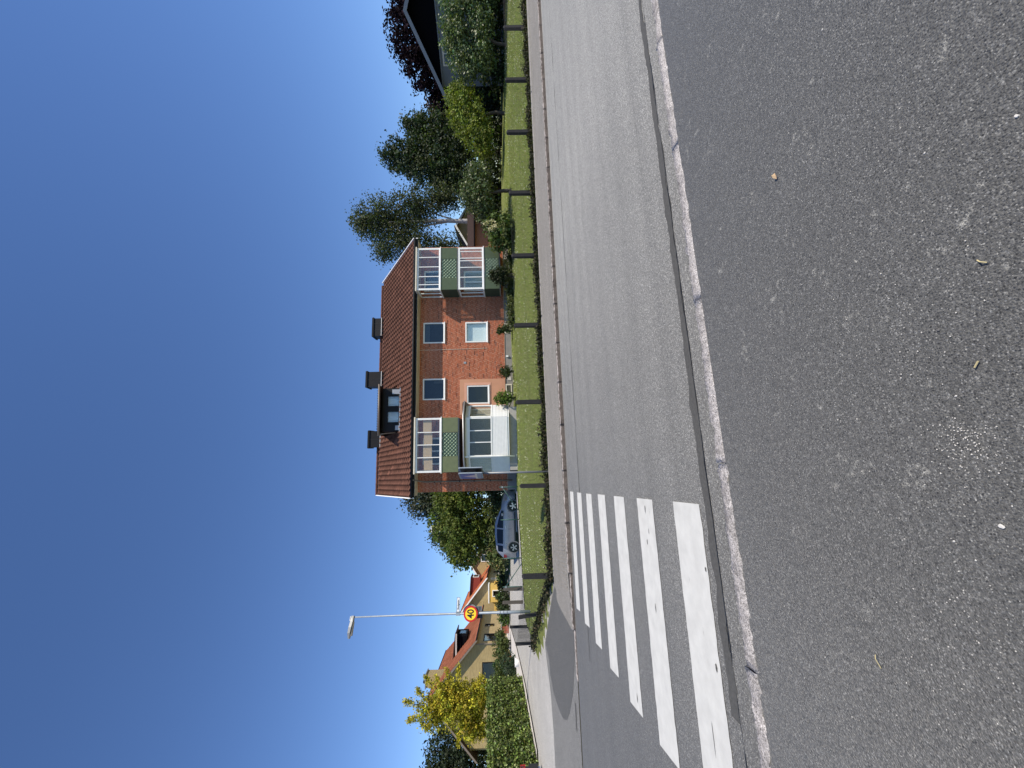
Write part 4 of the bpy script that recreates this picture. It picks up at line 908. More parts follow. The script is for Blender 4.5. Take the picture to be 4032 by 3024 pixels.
# corner run round to the side street
fc = thing('wire_fence', 'chain-link fence corner with leaning post beside the side street', 'fence', (0, 0, 0))
def leaning(x, y, z0, x1, y1, z1, w, parent, name='post', mat='fence_post_dark'):
    return MB().hexa([(x-w, y-w, z0), (x+w, y-w, z0), (x+w, y+w, z0), (x-w, y+w, z0), (x1-w, y1-w, z1), (x1+w, y1-w, z1), (x1+w, y1+w, z1), (x1-w, y1+w, z1)]).build(name, mat, parent)
leaning(-4.93, 15.55, .1, -5.10, 15.6, 1.24, .055, fc); leaning(-6.75, 17.75, .1, -6.8, 17.8, 1.36, .05, fc); leaning(-7.0, 20.2, .3, -7.0, 20.2, 1.6, .05, fc)
bx('footing', 'concrete', fc, -5.12, -4.85, 15.1, 15.3, .05, .42)
mesh_run('chain_link', (-3.135, 13.1), (-5.02, 15.58), lambda f: .18+.16*f, lambda f: 1.06+.12*f, fc, 'wire')
mesh_run('chain_link', (-5.02, 15.58), (-6.77, 17.77), lambda f: .3+.12*f, lambda f: 1.18+.12*f, fc, 'wire')
mesh_run('chain_link', (-6.77, 17.77), (-7.0, 20.2), lambda f: .4+.16*f, lambda f: 1.3+.25*f, fc, 'wire')
MB().tube([(-3.135, 13.1, 1.08), (-5.06, 15.58, 1.20), (-6.79, 17.79, 1.32), (-7.0, 20.2, 1.56)], .003, 4).build('tension_wire', 'wire', fc)
for i, (x, y) in enumerate(((-3.35, 13.35), (-3.75, 13.95), (-4.2, 14.55), (-4.6, 15.1))):
    bx('edging_slab', 'concrete', fc, x-.3, x+.22, y-.33, y-.1, .0, .17+.05*i)
# green tube fence round the drive
gf = thing('tube_fence', 'green steel tube fence with slanting braces in front of the silver car', 'fence', (0, 0, 0))
def gpost(x, y, h, brace=None, cap=True):
    z = float(gz(x, y)); p = MB().tube([(x, y, z-.1), (x, y, z+h)], .026, 8).build('post', 'green_steel', gf, True)
    if cap: MB().tube([(x, y, z+h), (x, y, z+h+.03)], .032, 8).build('post_cap', 'green_steel', p, True)
    if brace:
        bx_, by_ = brace; MB().tube([(x, y, z+h-.12), (bx_, by_, float(gz(bx_, by_))-.05)], .021, 8).build('brace', 'green_steel', gf, True)
        bx('clamp', 'zinc', p, x-.045, x+.045, y-.045, y+.045, z+h-.17, z+h-.09)
gpost(-.65, 20.55, .93, (-1.95, 20.75)); gpost(-2.30, 20.95, .93); gpost(-4.15, 20.95, .93); gpost(-5.55, 21.25, 1.0, (-4.35, 21.05))
for A, B in (((-.65, 20.55), (-2.30, 20.95)), ((-2.3, 20.95), (-4.15, 20.95)), ((-4.15, 20.95), (-5.55, 21.25))):
    za, zb_ = float(gz(*A)), float(gz(*B)); mesh_run('chain_link', A, B, lambda f: za+(zb_-za)*f, lambda f: za+.9+(zb_-za)*f, gf, 'green_steel', .07, .0013)
# weathered posts along the drive
for x, y, h, lab in ((-5.75, 21.6, 1.0, 'weathered wooden post right next to the green corner post'), (-6.45, 21.9, 1.08, 'weathered wooden post between green corner post and lamp post')):
    z = float(gz(x, y)); o = MB(); o.hexa([(-.07, -.06, -.2), (.07, -.06, -.2), (.07, .06, -.2), (-.07, .06, -.2), (-.065, -.055, h-.04), (.065, -.055, h-.04), (.065, .055, h-.04), (-.065, .055, h-.04)]); o.hexa([(-.065, -.055, h-.0399), (.065, -.055, h-.0399), (.065, .055, h-.0399), (-.065, .055, h-.0399), (-.045, -.035, h), (.045, -.035, h), (.045, .035, h), (-.045, .035, h)])
    o = o.build('wooden_post', 'wood_grey'); o.location = (x, y, z); tag(o, lab, 'post', 'old posts by the drive')

# ------------------------------------------------------------------ street lamp with speed sign and street name
lz = float(gz(-5.87, 18.62))
lamp = thing('street_lamp', 'tall pale grey street lamp carrying the round 40 sign', 'street lamp', (-5.87, 18.62, lz-.16), R(17))
MB().tube([(0, 0, -.3), (0, 0, 1.55), (0, 0, 1.56), (0, 0, 5.6), (0, 0, 5.62), (-.02, 0, 7.80)], [.064, .062, .052, .044, .034, .030], 12).build('pole', 'galvanised', lamp, True)
for z in (1.15, 1.3, 1.45): MB().tube([(0, 0, z), (0, 0, z+.02)], .075, 12).build('band', 'zinc', lamp)
h = MB()
for sx, a, b_, zz in ((0, .05, .06, 0), (1, .11, .07, .0), (2, .13, .075, .02), (3, .12, .07, .04), (4, .06, .04, .05)):
    x = .04-.21*sx; h.add([(x, -a, 7.80+zz), (x, a, 7.80+zz), (x, a*.8, 7.80+zz+b_*1.6), (x, -a*.8, 7.80+zz+b_*1.6)], [])
h.f = [(i*4+k, i*4+(k+1) % 4, (i+1)*4+(k+1) % 4, (i+1)*4+k) for i in range(4) for k in range(4)]+[(0, 1, 2, 3), (19, 18, 17, 16)]
hd_ = h.build('lamp_head', 'sign_grey', lamp)
MB().box(-.70, -.2, -.085, .085, 7.775, 7.80).build('lens', 'lamp_lens', hd_); MB().box(-.15, .02, -.05, .05, 7.93, 7.955).build('sensor', 'white_paint', hd_)
sp = MB().lathe([(.30, -.095), (.305, -.09), (.305, -.075), (.30, -.07)], 40, 'y', (-.02, 0, 2.73)).build('speed_sign', 'sign_red', lamp)
MB().lathe([(.235, -.099), (.235, -.0955)], 40, 'y', (-.02, 0, 2.73)).build('sign_face', 'sign_yellow', sp)
text('numerals', '40', .40, 'sign_black', sp, (-.02, -.103, 2.725), (R(90), 0, 0), .0015, scale=(.86, 1., 1)).data.update()
bk = MB().lathe([(.30, -.012), (.30, .012)], 40, 'y').build('sign_back', 'sign_grey', lamp); bk.location = (.10, .12, 2.78); bk.rotation_euler = (0, 0, R(38))
bx_o = bx('control_box', 'plastic_dark', lamp, -.20, .06, .07, .30, 2.24, 2.52)
bc = bx('louvre_box', 'sign_grey', lamp, .07, .26, -.02, .20, 2.26, 2.56)
for i in range(4): bx('louvre', 'plastic_dark', bc, .085, .25, -.03, -.021, 2.29+i*.065, 2.32+i*.065)
st = bx('street_name_plate', 'sign_white', lamp, .06, .62, -.065, -.05, 3.22, 3.36)
b_ = MB(); cut_wall(b_, .06, .62, 3.22, 3.36, [(.07, .61, 3.23, 3.35)], -.0685, -.0655); b_.build('plate_border', 'sign_black', st)
text('lettering', 'Skolgatan', .098, 'sign_black', st, (.34, -.0675, 3.285), (R(90), 0, 0), .001)
bx('bracket', 'galvanised', lamp, -.08, .08, -.049, .08, 3.20, 3.38)

# ------------------------------------------------------------------ poster sign on a pole at the back of the footway
ip = thing('poster_sign', 'grey pole carrying two narrow poster panels before the veranda', 'sign', (.05, 12.98, .14), R(0))
MB().tube([(0, 0, -.2), (0, 0, 2.35)], .034, 10).build('pole', 'sign_grey', ip, True)
for xo, printed in ((-.03, True), (.135, False)):
    m = MB(); a, b_ = (xo+.04, -.42), (xo-.12, .10)
    edge_box(m, a, b_, 2.20, 2.90, -.02, .02); pn = m.build('panel', 'sign_grey', ip)
    f = MB(); edge_box(f, a, b_, 2.19, 2.91, -.016, .016, -.04, -.001); edge_box(f, a, b_, 2.905, 2.93, -.024, .024); edge_box(f, a, b_, 2.17, 2.195, -.024, .024); f.build('frame', 'galvanised', pn)
    f = MB(); edge_box(f, a, b_, 2.22, 2.88, -.026, -.021, .03, .97); f.build('poster', 'poster' if printed else 'sign_black', pn)  # first panel carries the print, second a plain black sheet
for z in (2.35, 2.72): bx('bracket', 'plastic_dark', ip, -.06, .12, -.10, -.02, z, z+.06)

# ------------------------------------------------------------------ cars
def make_car(label, paint, loc, rz, group):
    t = thing('parked_car', label, 'car', loc, rz, group)
    xs_ = np.concatenate([[-2.02, -1.99], np.arange(-1.95, 1.96, .05), [1.99, 2.03]])
    zt = np.interp(xs_, [-2.02, -1.97, -1.88, -1.62, -1.45, -.6, .0, .5, 1.08, 1.5, 1.85, 1.97, 2.03], [.62, .88, 1.0, 1.32, 1.40, 1.47, 1.45, 1.30, 1.03, .95, .80, .68, .52])
    hw = np.interp(xs_, [-2.02, -1.9, -1.6, -1, .9, 1.5, 1.85, 2.03], [.62, .76, .84, .87, .87, .83, .74, .52])
    belt = np.interp(xs_, [-2.02, -1.9, 0, 1.1, 2.03], [.60, .97, .91, .88, .50])
    V = []; lows = np.linspace(0, 1, 9)
    for x, z, w_, b in zip(xs_, zt, hw, belt):
        b = min(b, z-.04); row = []
        for f in lows:
            zz = .20+(b-.20)*f; row.append([x, w_*(1-.09*(1-f)**3-.05*max(0, f-.6)), zz])
        g_ = max(0, z-b)
        row += [[x, w_*(.93-.13*min(1, g_/.5)), b+g_*.80], [x, w_*(.80-.13*min(1, g_/.5)), b+g_*.955], [x, w_*.40, z-.004], [x, 0, z]]
        V.append(row)
    V = np.array(V); nl = V.shape[1]
    for wx in (-1.25, 1.25):
        for i in range(V.shape[0]):
            for j in range(9):
                dx, dz = V[i, j, 0]-wx, V[i, j, 2]-.31; r_ = math.hypot(dx, dz)
                if r_ < .365: V[i, j, 0], V[i, j, 2] = wx+dx/max(r_, .02)*.365, .31+dz/max(r_, .02)*.365
    mi = V.copy(); mi[:, :, 1] *= -1
    A = np.concatenate([V.reshape(-1, 3), mi.reshape(-1, 3)]); n = V.shape[0]; k = (np.arange(n-1)[:, None]*nl+np.arange(nl-1)[None]).ravel()
    F = np.concatenate([np.stack([k, k+1, k+nl+1, k+nl], 1), np.stack([k, k+nl, k+nl+1, k+1], 1)+n*nl])
    caps = np.array([list(range(nl))+[]]); body = link('body', fastmesh('body', A, [F, np.array([list(range(nl))+list(range(n*nl+nl-1, n*nl-1, -1)), list(range((n-1)*nl, n*nl))+list(range(2*n*nl-1, 2*n*nl-nl-1, -1))])], smooth=True), paint, t)
    def side(x, f, sg, o=.006):   # f 0 at belt .. 1 at roof rail
        z = np.interp(x, xs_, zt); w_ = np.interp(x, xs_, hw); b = min(np.interp(x, xs_, belt), z-.04); g_ = z-b
        y0, y1 = w_*.985, w_*(.93-.13*min(1, g_/.5)); return (x, sg*(y0+(y1-y0)*f+o), b+g_*.80*f)
    for sg in (-1, 1):
        for nm, xa, xb in (('front_side_window', -.08, .98), ('rear_side_window', -1.02, -.16), ('quarter_window', -1.52, -1.14)):
            m = MB(); n_ = 10; vs = []
            for i in range(n_+1):
                x = xa+(xb-xa)*i/n_; vs += [side(x, .06, sg), side(x, .93, sg)]
            m.add(vs, [(2*i, 2*i+2, 2*i+3, 2*i+1) for i in range(n_)]); m.build(nm, 'glass_dark', body)
        for x in (.93, -.12, -1.0): m = MB(); m.tube([(x, sg*(np.interp(x, xs_, hw)*.915+.014), .30 if x > -.9 else .62), (x, sg*(np.interp(x, xs_, hw)+.002), .55 if x > -.9 else .75), (x, sg*(np.interp(x, xs_, hw)*.955+.004), .90)], .006, 4).build('door_gap', 'plastic_dark', body)
        for x in (.02, -.92): MB().box(x-.09, x+.09, *sorted((sg*.845, sg*.885)), .80, .825).build('door_handle', 'chrome', body)
        MB().box(.72, .86, *sorted((sg*.86, sg*1.0)), .92, 1.03).build('mirror', paint, body)
        bx('sill_trim', 'plastic_dark', body, -.88, .88, *sorted((sg*.78, sg*.845)), .19, .27)
        m = MB(); m.hexa([(-2.05, sg*.40, .76), (-2.02, sg*.70, .74), (-1.70, sg*.875, .76), (-1.85, sg*.45, .80), (-2.04, sg*.40, .95), (-2.0, sg*.72, .94), (-1.66, sg*.86, .93), (-1.85, sg*.45, .97)]).build('tail_light', 'tail_red', body)
        MB().hexa([(1.80, sg*.60, .62), (1.94, sg*.56, .62), (1.62, sg*.80, .66), (1.55, sg*.76, .66), (1.78, sg*.60, .76), (1.90, sg*.55, .74), (1.58, sg*.80, .80), (1.50, sg*.76, .80)]).build('headlight', 'lamp_lens', body)
        for wx in (-1.25, 1.25):
            wh = MB().lathe([(.205, -.09), (.28, -.10), (.31, -.075), (.315, 0), (.31, .075), (.28, .10), (.205, .09)], 28, 'y', (wx, sg*.76, .315)).build('wheel', 'rubber', t, True)
            m = MB(); yy = sg*.855
            for q in range(5):
                a = q*2*math.pi/5+.3; ca, sa = math.cos(a), math.sin(a); pr_ = (-sa, ca); R1, w1, w2 = .20, .022, .042
                m.add([(wx+pr_[0]*w1, yy, .315+pr_[1]*w1), (wx-pr_[0]*w1, yy, .315-pr_[1]*w1), (wx+ca*R1-pr_[0]*w2, yy, .315+sa*R1-pr_[1]*w2), (wx+ca*R1+pr_[0]*w2, yy, .315+sa*R1+pr_[1]*w2),
                       (wx+pr_[0]*w1, yy-sg*.02, .315+pr_[1]*w1), (wx-pr_[0]*w1, yy-sg*.02, .315-pr_[1]*w1), (wx+ca*R1-pr_[0]*w2, yy-sg*.02, .315+sa*R1-pr_[1]*w2), (wx+ca*R1+pr_[0]*w2, yy-sg*.02, .315+sa*R1+pr_[1]*w2)],
                      [(0, 1, 2, 3), (4, 5, 6, 7), (0, 1, 5, 4), (1, 2, 6, 5), (2, 3, 7, 6), (3, 0, 4, 7)])
            m.build('rim', 'chrome', wh)
            MB().lathe([(.205, -.004), (.205, .004)], 24, 'y', (wx, sg*.83, .315)).build('wheel_shadow_disc' if False else 'rim_shade_disc', 'plastic_dark', wh)  # dark disc standing in for the shade behind the spokes
            MB().lathe([(.36, -.10), (.36, .02)], 24, 'y', (wx, sg*.72-sg*.04, .325)).build('wheel_arch', 'plastic_dark', body)
    def top(x, y): 
        z = np.interp(x, xs_, zt); return (x, y, z+.006-.035*(abs(y)/.55)**2*(z > .9))
    for nm, xa, xb, ya in (('windscreen', .50, 1.03, .60), ('rear_window', -1.93, -1.50, .64)):
        m = MB(); vs = []; n1, n2 = 6, 8
        for i in range(n1+1):
            for j in range(n2+1):
                x = xa+(xb-xa)*i/n1; y = (-1+2*j/n2)*ya*(1-.06*(i if nm == 'rear_window' else n1-i)/n1); p = top(x, y); vs.append((p[0]+(.02 if nm == 'windscreen' else -.035), p[1], p[2]+.014))
        m.add(vs, [(i*(n2+1)+j, i*(n2+1)+j+1, (i+1)*(n2+1)+j+1, (i+1)*(n2+1)+j) for i in range(n1) for j in range(n2)]); m.build(nm, 'glass_dark', body)
    bx('rear_bumper_trim', 'plastic_dark', body, -2.06, -1.90, -.66, .66, .26, .60); bx('tailgate', 'plastic_dark', body, -2.035, -1.93, -.56, .56, .601, .93); bx('front_grille', 'plastic_dark', body, 1.96, 2.045, -.45, .45, .34, .48)
    bx('rear_plate', 'white_paint', body, -2.055, -2.03, -.24, .24, .56, .66)
    bx('underbody', 'plastic_dark', t, -1.85, 1.85, -.66, .66, .17, .42)
    return t
make_car('silver hatchback parked on the drive behind the green fence', 'silver_paint', (-2.90, 25.33, float(gz(-2.9, 25.3))+.005), R(-13.2), None)
make_car('grey car parked by the hedge, only its rear end in the picture', 'grey_paint', (-13.0, 17.15, .34), R(183), None)

# ------------------------------------------------------------------ other houses
def m_ybrick():
    t = NT('yellow_brick'); sx = t.n('ShaderNodeSeparateXYZ'); t.link(t.pos, sx.inputs[0]); cb = t.n('ShaderNodeCombineXYZ')
    t.link(t.math('ADD', sx.outputs[0], sx.outputs[1]), cb.inputs[0]); t.link(sx.outputs[2], cb.inputs[1])
    b = t.n('ShaderNodeTexBrick'); t.link(cb.outputs[0], b.inputs[0]); b.inputs['Scale'].default_value = 1.
    b.inputs['Color1'].default_value = (.47, .36, .17, 1); b.inputs['Color2'].default_value = (.34, .255, .12, 1); b.inputs['Mortar'].default_value = (.40, .33, .22, 1)
    b.inputs['Brick Width'].default_value = .26; b.inputs['Row Height'].default_value = .077; b.inputs['Mortar Size'].default_value = .010
    n = t.noise(.8, 5); t.col(t.mix(t.fr(n, .3, .7, 0, .3), b.outputs['Color'], (.30, .22, .10))); t.set(.9, .15); t.bump(b.outputs['Fac'], -.006, 1.); M['yellow_brick'] = t.m
    t = NT('garage_brick'); sx = t.n('ShaderNodeSeparateXYZ'); t.link(t.pos, sx.inputs[0]); cb = t.n('ShaderNodeCombineXYZ')
    t.link(t.math('ADD', sx.outputs[0], sx.outputs[1]), cb.inputs[0]); t.link(sx.outputs[2], cb.inputs[1])
    b = t.n('ShaderNodeTexBrick'); t.link(cb.outputs[0], b.inputs[0]); b.inputs['Scale'].default_value = 1.
    b.inputs['Color1'].default_value = (.26, .09, .055, 1); b.inputs['Color2'].default_value = (.19, .06, .04, 1); b.inputs['Mortar'].default_value = (.45, .30, .22, 1)
    b.inputs['Brick Width'].default_value = .26; b.inputs['Row Height'].default_value = .077; b.inputs['Mortar Size'].default_value = .010; t.col(b.outputs['Color']); t.set(.9, .15); M['garage_brick'] = t.m
m_ybrick()
def roof_sheet(name, parent, A, B, C, tone, seed, pitch=.27, course=.34):
    """pantiled slope: A eave start, B eave end, C ridge above A"""
    A, B, C = map(np.array, (A, B, C)); L = np.linalg.norm(B-A); S = np.linalg.norm(C-A); u = (B-A)/L; t = (C-A)/S; nrm = np.cross(u, t)
    if nrm[2] < 0: nrm = -nrm
    us = np.arange(0, L+.01, pitch/5); rows = int(S/course); ts = []; hs = []
    for r_ in range(rows+1):
        a = r_*course; b_ = min(S, a+course-.002); ts += [a, b_]; hs += [.035, .0]
    U, T_ = np.meshgrid(us, ts); Hh = np.array(hs)[:, None]+.028*np.cos(2*np.pi*U/pitch)
    P = A+U[..., None]*u+T_[..., None]*t+Hh[..., None]*nrm; nx, ny = len(us), len(ts)
    k = (np.arange(ny-1)[:, None]*nx+np.arange(nx-1)[None]).ravel(); F = np.stack([k, k+1, k+nx+1, k+nx], 1)
    rg = np.random.default_rng(seed); cell = rg.normal(1, .16, (ny//2+2, int(L/pitch)+2)); tn = cell[(np.arange(ny)//2)[:, None], (U/pitch).astype(int)]
    return stuff(link(name, fastmesh(name, P.reshape(-1, 3), [F], np.clip(tn.reshape(-1, 1)*np.array(tone), .01, .9), True), 'roof_tile', parent))
def gable_house(name, label, x, y, rz, W, L, zb, ze, zr, wallmat, tone, seed, verge='cream_paint', over=.5, base=None, gable_mat=None):
    """origin at the near right corner; the gable (width W, towards -x) faces the camera, the long wall (L) runs along +y"""
    t = thing(name, label, 'house', (x, y, 0), rz); w = MB()
    w.box(-W, -W+.3, .3, L, zb, ze); w.box(-W, 0, L-.3, L, zb, ze)
    wl_ = w.build('wall', wallmat, t)
    for ya in (.001, L-.3): MB().add([(-W+.001, ya, ze), (-.001, ya, ze), (-W/2, ya, zr-.12), (-W+.001, ya+.298, ze), (-.001, ya+.298, ze), (-W/2, ya+.298, zr-.12)], [(0, 1, 2), (3, 5, 4), (0, 2, 5, 3), (1, 4, 5, 2), (0, 3, 4, 1)]).build('gable', gable_mat or wallmat, t)
    sl_ = (zr-ze)/(W/2); d = MB(); dz = over*sl_
    for sg in (0, 1):
        xe = over if sg == 0 else -W-over
        d.hexa([(xe, -over, ze-dz-.10), (xe, L+over, ze-dz-.10), (-W/2, L+over, zr-.12), (-W/2, -over, zr-.12), (xe, -over, ze-dz-.0), (xe, L+over, ze-dz-.0), (-W/2, L+over, zr-.02), (-W/2, -over, zr-.02)])
    rf_ = d.build('roof', 'brown_fascia', t)
    roof_sheet('roof_tiles', rf_, (over+.03, -over, ze-dz), (over+.03, L+over, ze-dz), (-W/2, -over, zr), tone, seed)
    roof_sheet('roof_tiles', rf_, (-W-over-.03, -over, ze-dz), (-W-over-.03, L+over, ze-dz), (-W/2, -over, zr), tone, seed+1)
    for sg in (0, 1):
        xe = over+.05 if sg == 0 else -W-over-.05
        MB().hexa([(xe, -over-.04, ze-dz-.19), (xe, -over, ze-dz-.19), (-W/2, -over, zr-.2), (-W/2, -over-.04, zr-.2), (xe, -over-.04, ze-dz+.02), (xe, -over, ze-dz+.02), (-W/2, -over, zr+.03), (-W/2, -over-.04, zr+.03)]).build('verge_board', verge, rf_)
    MB().tube([(over+.08, -over, ze-dz-.02), (over+.08, L+over, ze-dz-.02)], .06, 8).build('gutter', 'black_metal', rf_, True)
    MB().tube([(-W/2, -over, zr+.02), (-W/2, L+over, zr+.02)], .10, 8).build('ridge', 'brown_fascia', rf_, True)
    return t, wl_, rf_
def wall_x(parent, x0, x1, z0, z1, holes, y, mat, T=.3):       # wall facing -y
    w = MB(); cut_wall(w, x0, x1, z0, z1, holes, y, y+T); return w.build('front_wall', mat, parent)
def wall_y(parent, y0, y1, z0, z1, holes, x, mat, T=.3):       # wall facing +x
    w = MB(); cut_wall(w, y0, y1, z0, z1, holes, 0, T); w.v = [(x-b, a, c) for a, b, c in w.v]; return w.build('side_wall', mat, parent)
def win_y(parent, y0, y1, z0, z1, x, fm='black_metal', fw=.09):
    f = MB(); cut_wall(f, y0, y1, z0, z1, [(y0+fw, y1-fw, z0+fw, z1-fw)], -.02, .08); f.v = [(x-b, a, c) for a, b, c in f.v]; f = f.build('window', fm, parent)
    bx('pane', 'glass', f, x-.05, x-.04, y0+fw, y1-fw, z0+fw, z1-fw); bx('curtain', 'curtain', f, x-.2, x-.19, y0+fw, y1-fw, z0+fw, z1-fw); return f
# first yellow-brick house
h1, w1, r1 = gable_house('yellow_brick_house', 'yellow brick house with red roof and big dark-framed windows behind the golden tree', -16.4, 43.0, R(1.5), 8.8, 10.5, 1.2, 5.6, 9.75, 'yellow_brick', (.30, .105, .060), 300, 'gutter_brown')
GW = (-3.1, -1.5, 3.2, 4.55)
wall_x(h1, -8.5, 0, 1.2, 5.6, [GW, (-4.6, -4.1, 5.0, 5.5)], .0, 'yellow_brick'); wall_y(h1, .3, 10.2, 1.2, 5.6, [(.9, 2.9, 3.1, 4.5), (5.1, 5.9, 3.55, 4.6)], 0, 'yellow_brick')
window(h1, *GW, 0, .1, (), 'black_metal', 'glass', None, False); win_y(h1, .9, 2.9, 3.1, 4.5, 0); win_y(h1, 5.1, 5.9, 3.55, 4.6, 0)
MB().tube([(.1, -.1, 5.4), (.1, -.1, 1.6)], .05, 6).build('downpipe', 'gutter_brown', h1)
c = bx('chimney', 'yellow_brick', h1, -4.3, -3.2, 1.8, 3.0, 8.6, 10.35); bx('chimney_cap', 'zinc', c, -4.4, -3.1, 1.7, 3.1, 10.36, 10.45); MB().tube([(-4.0, 2.4, 10.44), (-4.0, 2.4, 10.75)], .12, 8).build('flue', 'black_metal', c)
dm = MB(); dm.box(-3.0, -.35, 3.4, 5.6, 6.4, 7.55); dm = dm.build('dormer', 'black_wood', h1); dm_r = MB().hexa([(-3.4, 3.1, 7.9), (.0, 3.1, 7.56), (.0, 5.9, 7.56), (-3.4, 5.9, 7.9), (-3.4, 3.1, 8.0), (.0, 3.1, 7.66), (.0, 5.9, 7.66), (-3.4, 5.9, 8.0)]).build('dormer_roof', 'brown_fascia', dm)
f = bx('dormer_window', 'black_metal', dm, -.349, -.30, 4.0, 5.1, 6.5, 7.35); bx('pane', 'glass', f, -.299, -.29, 4.15, 4.95, 6.65, 7.25); bx('dormer_fascia', 'concrete_pale', dm, -3.35, .02, 3.05, 3.095, 7.45, 7.6)
# second house with the orange roof
h2, w2, r2 = gable_house('yellow_brick_house', 'yellow brick house with orange roof, red dormer and yellow rendered bay', -14.1, 56.8, R(2), 6.9, 9., 1.6, 5.3, 8.25, 'yellow_brick', (.50, .155, .070), 310, 'white_wood')
wall_x(h2, -6.6, 0, 3.9, 5.3, [], 0, 'yellow_brick'); wall_x(h2, -6.6, 0, 1.6, 3.9, [], -.02, 'yellow_render', .32); wall_y(h2, .3, 8.7, 1.6, 5.3, [(1.2, 2.1, 3.0, 4.4), (5.6, 6.5, 2.0, 4.2)], 0, 'yellow_brick')
win_y(h2, 1.2, 2.1, 3.0, 4.4, 0, 'white_paint'); win_y(h2, 5.6, 6.5, 2.0, 4.2, 0, 'black_wood')
by = bx('bay', 'yellow_render', h2, -2.2, -.15, -1.3, -.021, 1.6, 4.45); bx('bay_cornice', 'white_wood', by, -2.3, -.05, -1.4, -.022, 4.46, 4.6)
window(by, -1.55, -.75, 2.9, 4.05, -1.3-.09, .09, (), 'white_paint', 'glass_dark', None, False); bx('string_course', 'white_wood', by, -2.26, -.09, -1.36, -.0215, 2.45, 2.6)
dm = bx('dormer', 'red_wood', h2, -2.3, .05, 2.2, 4.4, 5.9, 7.15); MB().hexa([(-2.9, 2.0, 7.35), (.2, 2.0, 7.15), (.2, 4.6, 7.15), (-2.9, 4.6, 7.35), (-2.9, 2.0, 7.45), (.2, 2.0, 7.25), (.2, 4.6, 7.25), (-2.9, 4.6, 7.45)]).build('dormer_roof', 'brown_fascia', dm)
f = bx('dormer_window', 'white_paint', dm, .051, .10, 2.6, 4.0, 6.15, 7.0); bx('pane', 'glass', f, .101, .11, 2.75, 3.85, 6.25, 6.9)
# third house half hidden by the tree
h3, w3, r3 = gable_house('yellow_brick_house', 'far yellow brick gable with white verges half hidden by the green tree', -9.2, 66.5, R(6), 9.4, 9., 1.8, 4.7, 8.0, 'yellow_brick', (.17, .06, .045), 320, 'white_wood')
wall_x(h3, -9.1, 0, 1.8, 4.7, [], 0, 'yellow_brick'); wall_y(h3, .3, 8.7, 1.8, 4.7, [], 0, 'yellow_brick')
f = window(h3, -4.3, -3.2, 5.1, 6.3, -.09, .1, (), 'white_paint', 'glass', None, True); bx('backing', 'room_dark', f, -4.2, -3.3, -.052, -.05, 5.2, 6.2)
c = bx('chimney', 'yellow_brick', h3, -4.9, -4.1, 1.5, 2.3, 7.2, 8.7); MB().tube([(-4.9, 1.9, 8.75), (-4.1, 1.9, 8.75)], .2, 8).build('chimney_cowl', 'black_metal', c)
# dark roof peeping out between birch and house
h4, w4, r4 = gable_house('dark_roofed_house', 'low house with dark tiled roof half hidden behind the birch', 32.6, 39.8, R(-8), 8., 9., 1.5, 4.9, 7.2, 'stucco_far', (.07, .045, .04), 330, 'white_wood')
wall_x(h4, -7.7, 0, 1.5, 4.6, [], 0, 'stucco_far'); wall_y(h4, .3, 8.7, 1.5, 4.6, [], 0, 'stucco_far')
# black gabled house at the right edge
hb = thing('black_gabled_house', 'grey rendered house with black gable and wide pale verges at the right edge', 'house', (30.15, 24.45, 0), math.atan2(-.787, .617))
Wg, zb, ze, zr = 8.6, .9, 6.05, 8.02
w = MB(); cut_wall(w, 0, Wg, zb, ze, [(1.25, 2.75, 4.55, 5.85)], 0, .3); w.box(0, .3, .3, 9, zb, ze); w.box(Wg-.3, Wg, .3, 9, zb, ze); w.box(.3, Wg-.3, 8.7, 9, zb, ze); w.build('wall', 'grey_render', hb)
MB().add([(.01, -.05, ze), (Wg-.01, -.05, ze), (Wg/2, -.05, zr-.02), (.01, .2, ze), (Wg-.01, .2, ze), (Wg/2, .2, zr-.02)], [(0, 1, 2), (3, 5, 4), (0, 2, 5, 3), (1, 4, 5, 2), (0, 3, 4, 1)]).build('gable_boarding', 'black_wood', hb)
bx('string_board', 'grey_render', hb, -.02, Wg+.02, -.09, -.051, ze-.08, ze+.02)
window(hb, 1.25, 2.75, 4.55, 5.85, 0, .10, (2.0,), 'cream_paint', 'glass_dark', None, False)
d = MB(); sl_ = (zr-ze)/(Wg/2); ov = .75
for sg in (0, 1):
    xe = -ov if sg == 0 else Wg+ov; z_ = ze-ov*sl_
    d.hexa([(xe, -1.0, z_), (xe, 9.5, z_), (Wg/2, 9.5, zr), (Wg/2, -1.0, zr), (xe, -1.0, z_+.12), (xe, 9.5, z_+.12), (Wg/2, 9.5, zr+.12), (Wg/2, -1.0, zr+.12)])
rb_ = d.build('roof', 'black_wood', hb)
roof_sheet('roof_tiles', rb_, (-ov, -1, ze-ov*sl_+.13), (-ov, 9.5, ze-ov*sl_+.13), (Wg/2, -1, zr+.13), (.16, .065, .045), 340); roof_sheet('roof_tiles', rb_, (Wg+ov, -1, ze-ov*sl_+.13), (Wg+ov, 9.5, ze-ov*sl_+.13), (Wg/2, -1, zr+.13), (.16, .065, .045), 341)
for sg in (0, 1):
    xe = -ov-.05 if sg == 0 else Wg+ov+.05; z_ = ze-ov*sl_
    MB().hexa([(xe, -1.05, z_-.10), (xe, -1.002, z_-.10), (Wg/2, -1.002, zr-.06), (Wg/2, -1.05, zr-.06), (xe, -1.05, z_+.17), (xe, -1.002, z_+.17), (Wg/2, -1.002, zr+.2), (Wg/2, -1.05, zr+.2)]).build('verge_board', 'sign_grey', rb_)
